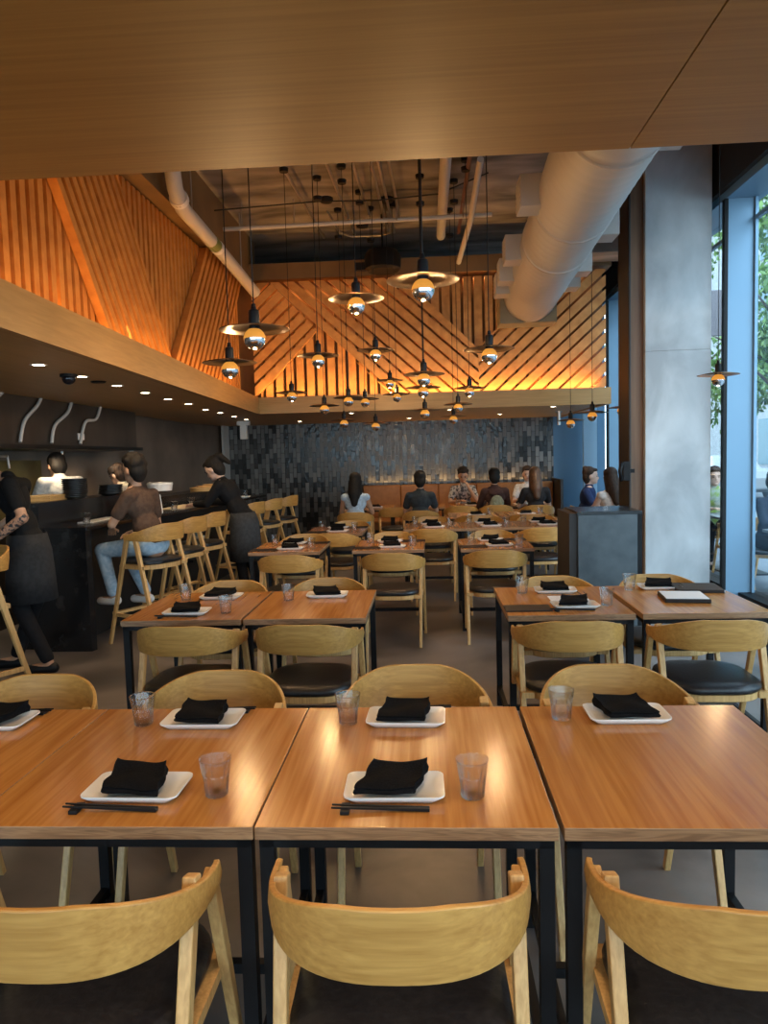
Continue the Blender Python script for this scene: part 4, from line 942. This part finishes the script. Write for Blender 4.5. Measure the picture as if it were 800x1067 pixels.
chair(2.47,9.95,.25,'oak chair under the dark haired person behind the host stand')
person('seated person with dark hair and pale sleeveless top behind the host stand',(2.47,9.98,0),.25,seated(arms='table'),PALE,cloth('cream_top',(.62,.52,.46)),DARKP,DH,'long','none')
# man on bar stool
P=seated(sz=.77,lean=.10,arms='table',look=(.05,1,-.25)); P['wrL']=(-.10,.34,1.02); P['wrR']=(.14,.28,.98); P['elR']=(.25,.12,1.03)
P.update(knL=(-.14,.43,.83),knR=(.13,.40,.80),anL=(-.12,.34,.42),anR=(.13,.18,.40))
person('seated man in a brown t-shirt and pale jeans on the nearest bar stool',(-2.47,6.42,0),math.radians(72),P,TANSK,cloth('brown_tee',(.105,.062,.042)),cloth('pale_jeans',(.42,.53,.62),(.30,.42,.53)),BH,'curly',shoes=M['white'],vox=.011)
# waitress leaning over the bar
P=dict(pelvis=(0,-.06,.93),chest=(0,.12,1.22),head=(0,.30,1.50),look=(0,1,-.75),hup=(0,.3,1),shL=(-.16,.17,1.33),shR=(.16,.17,1.33),
 elL=(-.20,.30,1.13),elR=(.20,.27,1.13),wrL=(-.10,.50,1.12),wrR=(.12,.50,1.12),knL=(-.10,-.03,.50),knR=(.10,-.06,.50),anL=(-.10,-.08,.09),anR=(.11,-.14,.09))
t,d=person('waitress in black with a ponytail leaning over the bar',(-2.10,8.15,0),math.radians(80),P,PALE,cloth('black_blouse',(.010,.010,.011)),cloth('black_trousers',(.012,.012,.014)),BH,'tail','long',vox=.011)
bm=bmesh.new(); lp=[]
for z,rx,ry,cy in ((1.02,.165,.125,-.03),(.9,.19,.15,-.05),(.7,.20,.16,-.05),(.48,.21,.17,-.06)):
    lp.append([(rx*math.cos(a),cy+ry*math.sin(a),z) for a in [2*PI*k/28 for k in range(28)]])
loft(bm,lp,cap=False); o=mesh_obj('apron',bm,cloth('grey_apron',(.045,.047,.05)),t,True); md=o.modifiers.new('s','SOLIDIFY'); md.thickness=.006
put('glass',PR['glass'],(-2.74,8.42,1.0855),0,'clear tumbler on the pale tray before the waitress','glass','clear tumblers')
# server at left foreground
P=dict(pelvis=(0,0,1.0),chest=(0,.09,1.33),head=(0,.38,1.60),look=(0,1,-.9),hup=(0,.6,1),shL=(-.19,.03,1.47),shR=(.19,.10,1.45),
 elL=(-.27,-.09,1.22),elR=(.24,.20,1.20),wrL=(-.24,.16,1.05),wrR=(.18,.43,1.05),knL=(-.12,.04,.53),knR=(.10,.02,.53),anL=(-.14,-.16,.10),anR=(.10,.20,.09))
t,d=person('server in black with a tattooed forearm at the left edge',(-3.09,5.52,0),math.radians(95),P,TANSK,cloth('black_tshirt',(.008,.008,.009)),cloth('black_jeans',(.010,.010,.012)),BH,'short',vox=.010)
tm=noisy('tattooed_skin',(.03,.035,.04),(.50,.27,.17),(42,42,42),.5,lo=.42,hi=.52,detail=3)
remesh('tattooed_forearm',[('c',Vector(P['elL']),Vector(P['elL']).lerp(Vector(P['wrL']),.88),.0415,.0295)],tm,t,.008,2)
bm=bmesh.new(); lp=[]
for z,rx,ry,cy in ((1.08,.165,.13,0.01),(.95,.19,.15,0),(.75,.205,.165,0),(.56,.215,.175,0)):
    lp.append([(rx*math.cos(a),cy+ry*math.sin(a),z) for a in [2*PI*k/28 for k in range(28)]])
loft(bm,lp,cap=False); o=mesh_obj('apron',bm,cloth('charcoal_apron',(.026,.028,.032)),t,True); md=o.modifiers.new('s','SOLIDIFY'); md.thickness=.006
# chefs
P=dict(pelvis=(0,0,.98),chest=(0,.05,1.30),head=(0,.14,1.58),look=(-.1,1,-.5),hup=(0,.3,1),shL=(-.19,.04,1.42),shR=(.19,.04,1.42),
 elL=(-.26,.12,1.17),elR=(.26,.12,1.17),wrL=(-.14,.36,1.10),wrR=(.14,.36,1.10),knL=(-.10,.03,.52),knR=(.10,.03,.52),anL=(-.12,0,.09),anR=(.12,0,.09))
t,d=person('chef in a white short sleeved jacket with back to the camera',(-3.82,7.55,0),math.radians(50),P,TANSK,cloth('white_jacket',(.74,.71,.66)),DARKP,BH,'short')
P=dict(P); P['head']=(0,.17,1.45); P['chest']=(0,.07,1.17); P['pelvis']=(0,0,.88); P['shL']=(-.18,.05,1.29); P['shR']=(.18,.05,1.29); P['look']=(0,1,-.5)
for k in('elL','elR','wrL','wrR'): P[k]=(P[k][0],P[k][1],P[k][2]-.08)
person('chef in white with a dark cap turned sideways in the kitchen',(-3.70,9.0,0),math.radians(75),P,PALE,cloth('cream_jacket',(.76,.68,.52)),DARKP,DH,'short',cap=M['menu'])

# ------------------------------------------------------------------ outside
bm=bmesh.new(); box(bm,3.45,7.5,-6,40,-.12,-.02); struct('ground_sidewalk',bm,noisy('sidewalk',(.12,.14,.17),(.19,.22,.25),(1,1,1),.8,detail=8))
bm=bmesh.new(); box(bm,7.5,16,-6,60,-.2,-.10); struct('ground_road',bm,noisy('asphalt',(.06,.068,.075),(.10,.11,.12),(2,2,2),.85,detail=8))
bm=bmesh.new(); box(bm,16,18.5,-6,60,-.18,-.02); struct('ground_far_sidewalk',bm,bpy.data.materials['sidewalk'])
t=thing('building','pale office building with blue glass bands across the street','building',(18.5,0,0))
bm=bmesh.new(); box(bm,0,8,2,60,-.1,24); mesh_obj('wall',bm,noisy('pale_facade',(.17,.185,.19),(.24,.25,.26),rough=.8),t)
gm=mat('facade_glass',(.015,.075,.10),.2,spec=.3)
for k in range(6):
    for j in range(9):
        bm=bmesh.new(); y=8+j*4.4; z=.6+k*3.7; box(bm,-.05,.02,y,y+3.7,z,z+2.5); mesh_obj('window',bm,gm,t)
t=thing('parked_car','pale parked car across the street','car',(10.2,26,-.1))
bm=bmesh.new(); lp=[]
for y,hw,z0,z1 in ((-2.2,.75,.35,.7),(-2.0,.85,.25,.95),(-1.0,.9,.22,1.0),(-.6,.8,.22,1.4),(.9,.8,.22,1.42),(1.5,.88,.22,1.0),(2.1,.82,.28,.9),(2.25,.7,.4,.7)):
    lp.append([(-hw,y,z0),(hw,y,z0),(hw,y,(z0+z1)/2),(hw*.85,y,z1),(-hw*.85,y,z1),(-hw,y,(z0+z1)/2)])
loft(bm,lp); fixn(bm); bevel(mesh_obj('body',bm,mat('car_paint',(.3,.31,.32),.25),t),.05,3)
for sx in(-.85,.85):
    for yy in(-1.4,1.4):
        bm=bmesh.new(); tube(bm,[(sx-.1,yy,.33),(sx+.1,yy,.33)],.33,24); mesh_obj('wheel',bm,M['black'],t)
LEAF=noisy('leaf',(.03,.08,.015),(.12,.22,.05),(3,3,3),.6); LEAF2=noisy('leaf_pale',(.05,.11,.02),(.16,.27,.07),(3,3,3),.6)
BARK=noisy('bark',(.06,.045,.035),(.12,.09,.07),(8,8,2),.9)
def tree(x,y,h,r,lab,m,seed,n=5200):
    rn=random.Random(seed); t=thing('street_tree',lab,'tree',(x,y,-.02),0,'street trees')
    bm=bmesh.new(); tube(bm,[(0,0,0),(.05,.03,h*.3),(-.05,.05,h*.55),(0,0,h*.85)],[.14,.11,.08,.03],10)
    for k in range(9):
        a=rn.uniform(0,6.3); z=h*rn.uniform(.3,.7); tube(bm,[(0,0,z),(math.cos(a)*r*.4,math.sin(a)*r*.4,z+r*.25),(math.cos(a)*r*.75,math.sin(a)*r*.75,z+r*.45)],[.04,.03,.012],6)
    mesh_obj('trunk',bm,BARK,t,True)
    cl=[]
    for _ in range(34):
        a=rn.uniform(0,6.3); e=rn.uniform(-1,1); q=rn.uniform(.35,.95)
        cl.append((math.cos(a)*r*q*math.sqrt(1-e*e),math.sin(a)*r*q*math.sqrt(1-e*e),h*.66+e*h*.30,rn.uniform(.3,.6)*r*.6))
    bm=bmesh.new()
    for _ in range(n):
        c=rn.choice(cl); v=Vector((rn.gauss(0,1),rn.gauss(0,1),rn.gauss(0,1))).normalized()*c[3]*rn.uniform(.5,1)
        p=Vector(c[:3])+v; s=rn.uniform(.05,.10); R_=Euler((rn.uniform(0,6),rn.uniform(0,6),rn.uniform(0,6))).to_matrix()
        q=[p+R_@Vector(w) for w in((-s,0,0),(0,-s*.5,0),(s,0,0),(0,s*.5,0))]; bm.faces.new([bm.verts.new(w) for w in q])
    mesh_obj('foliage',bm,m,t)
tree(6.6,9.2,6.2,1.9,'leafy street tree right outside the nearest window',LEAF2,1)
tree(6.9,14.5,6.5,2.0,'leafy street tree seen between column and mullion',LEAF2,2)
tree(7.0,20.5,7,2.2,'third street tree further along the sidewalk',LEAF,3)
tree(14.6,20,8,2.2,'fourth street tree, on the far side of the road',LEAF,4)
tree(14.8,31,8,2.3,'street tree far along the other sidewalk',LEAF,5)
t=thing('hanging_sign','blank greyish pink blade sign hanging outside the window','sign',(4.55,12.1,0))
bm=bmesh.new(); box(bm,-.32,.32,-.04,.04,3.35,4.05); bevel(mesh_obj('panel',bm,mat('sign_grey',(.20,.18,.20),.5),t)); bm=bmesh.new(); box(bm,-1.1,-.32,-.02,.02,3.98,4.02); mesh_obj('bracket',bm,M['black'],t)
# patio
def patio(x,y,lab,w=.8,d=.8):
    t=thing('patio_table',lab,'table',(x,y,-.02),0,'patio tables')
    bm=bmesh.new(); box(bm,-w/2,w/2,-d/2,d/2,.72,.75); bevel(mesh_obj('tabletop',bm,mat('patio_top',(.22,.24,.25),.4),t))
    bm=bmesh.new(); tube(bm,[(0,0,.02),(0,0,.72)],.03); box(bm,-.25,.25,-.25,.25,0,.02); mesh_obj('base',bm,M['black'],t)
patio(4.02,9.7,'patio table outside in front of the boy in the green vest')
patio(3.90,7.55,'patio table outside by the nearest window')
def patio_chair(x,y,rz,lab):
    chair(x,y,rz,lab,'patio chairs').location.z=-.02
patio_chair(3.94,10.35,PI,'chair outside under the boy in the green vest'); patio_chair(3.80,8.45,PI,'chair outside under the person in dark clothes'); patio_chair(3.75,9.05,0,'empty chair outside near the window beside the boy')
P=seated(arms='table',look=(0,1,.02)); P['head']=(0,.09,1.21)
t,d=person('person in a white shirt and lime green vest with curly hair sitting outside',(3.92,10.4,-.02),PI-.15,P,PALE,cloth('lime_vest',(.25,.38,.08),(.35,.40,.35),(14,14,14)),DARKP,DH,'curly','none')
t,d=person('person in dark clothes sitting outside at the right edge',(3.80,8.45,-.02),PI+.35,seated(arms='table'),TANSK,cloth('dark_blue_coat',(.02,.028,.045)),DARKP,BH,'short','long')

# ------------------------------------------------------------------ light
def area(name,loc,rot,sx,sy,e,col,portal=False,spread=None):
    li=bpy.data.lights.new(name,'AREA'); li.shape='RECTANGLE'; li.size=sx; li.size_y=sy; li.energy=e; li.color=col
    if spread: li.spread=spread
    o=bpy.data.objects.new(name,li); C.objects.link(o); o.location=loc; o.rotation_euler=rot
    if portal: li.cycles.is_portal=True
    return o
for y0,y1 in zip(FX,FX[1:]+[14.0]): area('window_portal',(3.40,(y0+y1)/2,2.1),(0,math.radians(90),0),4.0,y1-y0,1,(1,1,1),True)
area('window_portal',(-.9,-3.22,1.5),(math.radians(90),0,0),8,2.0,1,(1,1,1),True)
def point(name,loc,e,col,r=.03):
    li=bpy.data.lights.new(name,'POINT'); li.energy=e; li.color=col; li.shadow_soft_size=r
    o=bpy.data.objects.new(name,li); C.objects.link(o); o.location=loc; return o
def spot(name,loc,e,col,ang=100,blend=.6,r=.04,rot=(0,0,0)):
    li=bpy.data.lights.new(name,'SPOT'); li.energy=e; li.color=col; li.shadow_soft_size=r; li.spot_size=math.radians(ang); li.spot_blend=blend
    o=bpy.data.objects.new(name,li); C.objects.link(o); o.location=loc; o.rotation_euler=rot; return o
WARM=(1,.50,.15)
for y in(3.3,4.3,5.2,6.3,7.4,8.5,9.6): point('slat_uplight',(-2.75,y,2.52),20,WARM)
for x in(-2.1,-1.5,-.75,.0,.8,1.6,2.3): point('slat_uplight',(x,10.66,2.50),10,WARM)
area('slat_strip',(-2.75,6.6,4.10),(0,0,0),.08,7.4,9,WARM); area('slat_strip',(0,10.66,4.06),(0,0,0),4.6,.08,18,WARM)
area('slat_front_wash',(-2.42,6.3,2.47),(0,math.radians(180+12),0),.08,7.6,32,(1,.45,.11)); area('slat_front_wash',(0,10.42,2.47),(math.radians(180-10),0,0),4.7,.06,26,WARM)  # added strips washing the slat fronts, in place of downlight and pendant spill
for x,y in[(-2.49,4.7),(-2.57,6.1),(-2.66,7.57),(-2.78,9.28),(-2.84,10.9),(-1.1,10.97),(.35,10.89),(1.83,10.84),(-.29,12.91),(1.23,12.54)]:
    spot('downlight_beam',(x,y,2.235),26,(1,.72,.42),110)
area('banquette_led',(.55,13.94,1.10),(math.radians(180),0,0),3.4,.04,6,(1,.6,.25))
for x,y in[(-1.6,-.4),(0,-.4),(1.6,-.4),(-1.6,1.2),(0,1.1),(1.4,1.2)]: spot('downlight_beam',(x,y,2.59),38,(1,.70,.42),120)  # unseen lamps in the near soffit, added to light the foreground
for x,y in[(-3.6,6),(-3.65,7.4),(-3.7,8.8)]: spot('kitchen_lamp',(x-.2,y,1.75),13,(1,.78,.5),150)
w=bpy.data.worlds.new('World'); S.world=w; w.use_nodes=True; nt=w.node_tree; bg=nt.nodes['Background']
tc=nt.nodes.new('ShaderNodeTexCoord'); sp=nt.nodes.new('ShaderNodeSeparateXYZ'); L(nt,tc.outputs['Generated'],sp.inputs[0])
cr=nt.nodes.new('ShaderNodeValToRGB'); cr.color_ramp.elements[0].position=0; cr.color_ramp.elements[0].color=(.42,.55,.65,1); cr.color_ramp.elements[1].position=.6; cr.color_ramp.elements[1].color=(.62,.82,1,1)
L(nt,sp.outputs['Z'],cr.inputs[0]); L(nt,cr.outputs[0],bg.inputs['Color']); bg.inputs['Strength'].default_value=6.5
# ------------------------------------------------------------------ camera
cam=bpy.data.cameras.new('camera'); co=bpy.data.objects.new('camera',cam); C.objects.link(co); S.camera=co
F=770.; cam.sensor_fit='VERTICAL'; cam.sensor_height=36; cam.lens=36*F/1067; cam.clip_start=.05; cam.clip_end=200
R=Matrix.Rotation(math.atan(46/F),4,'Z')@Matrix.Rotation(PI/2-math.atan(58/F),4,'X')@Matrix.Rotation(-.027,4,'Z')
co.matrix_world=Matrix.Translation((0,0,1.6))@R
vs=S.view_settings; vs.view_transform='Standard'; vs.look='None'; vs.gamma=1; vs.exposure=.35; vs.use_curve_mapping=False
S.cycles.use_denoising=True; S.cycles.max_bounces=8; S.cycles.diffuse_bounces=4; S.cycles.glossy_bounces=4; S.cycles.transmission_bounces=8; S.cycles.transparent_max_bounces=16
S.cycles.caustics_reflective=False; S.cycles.caustics_refractive=False; S.cycles.sample_clamp_indirect=6
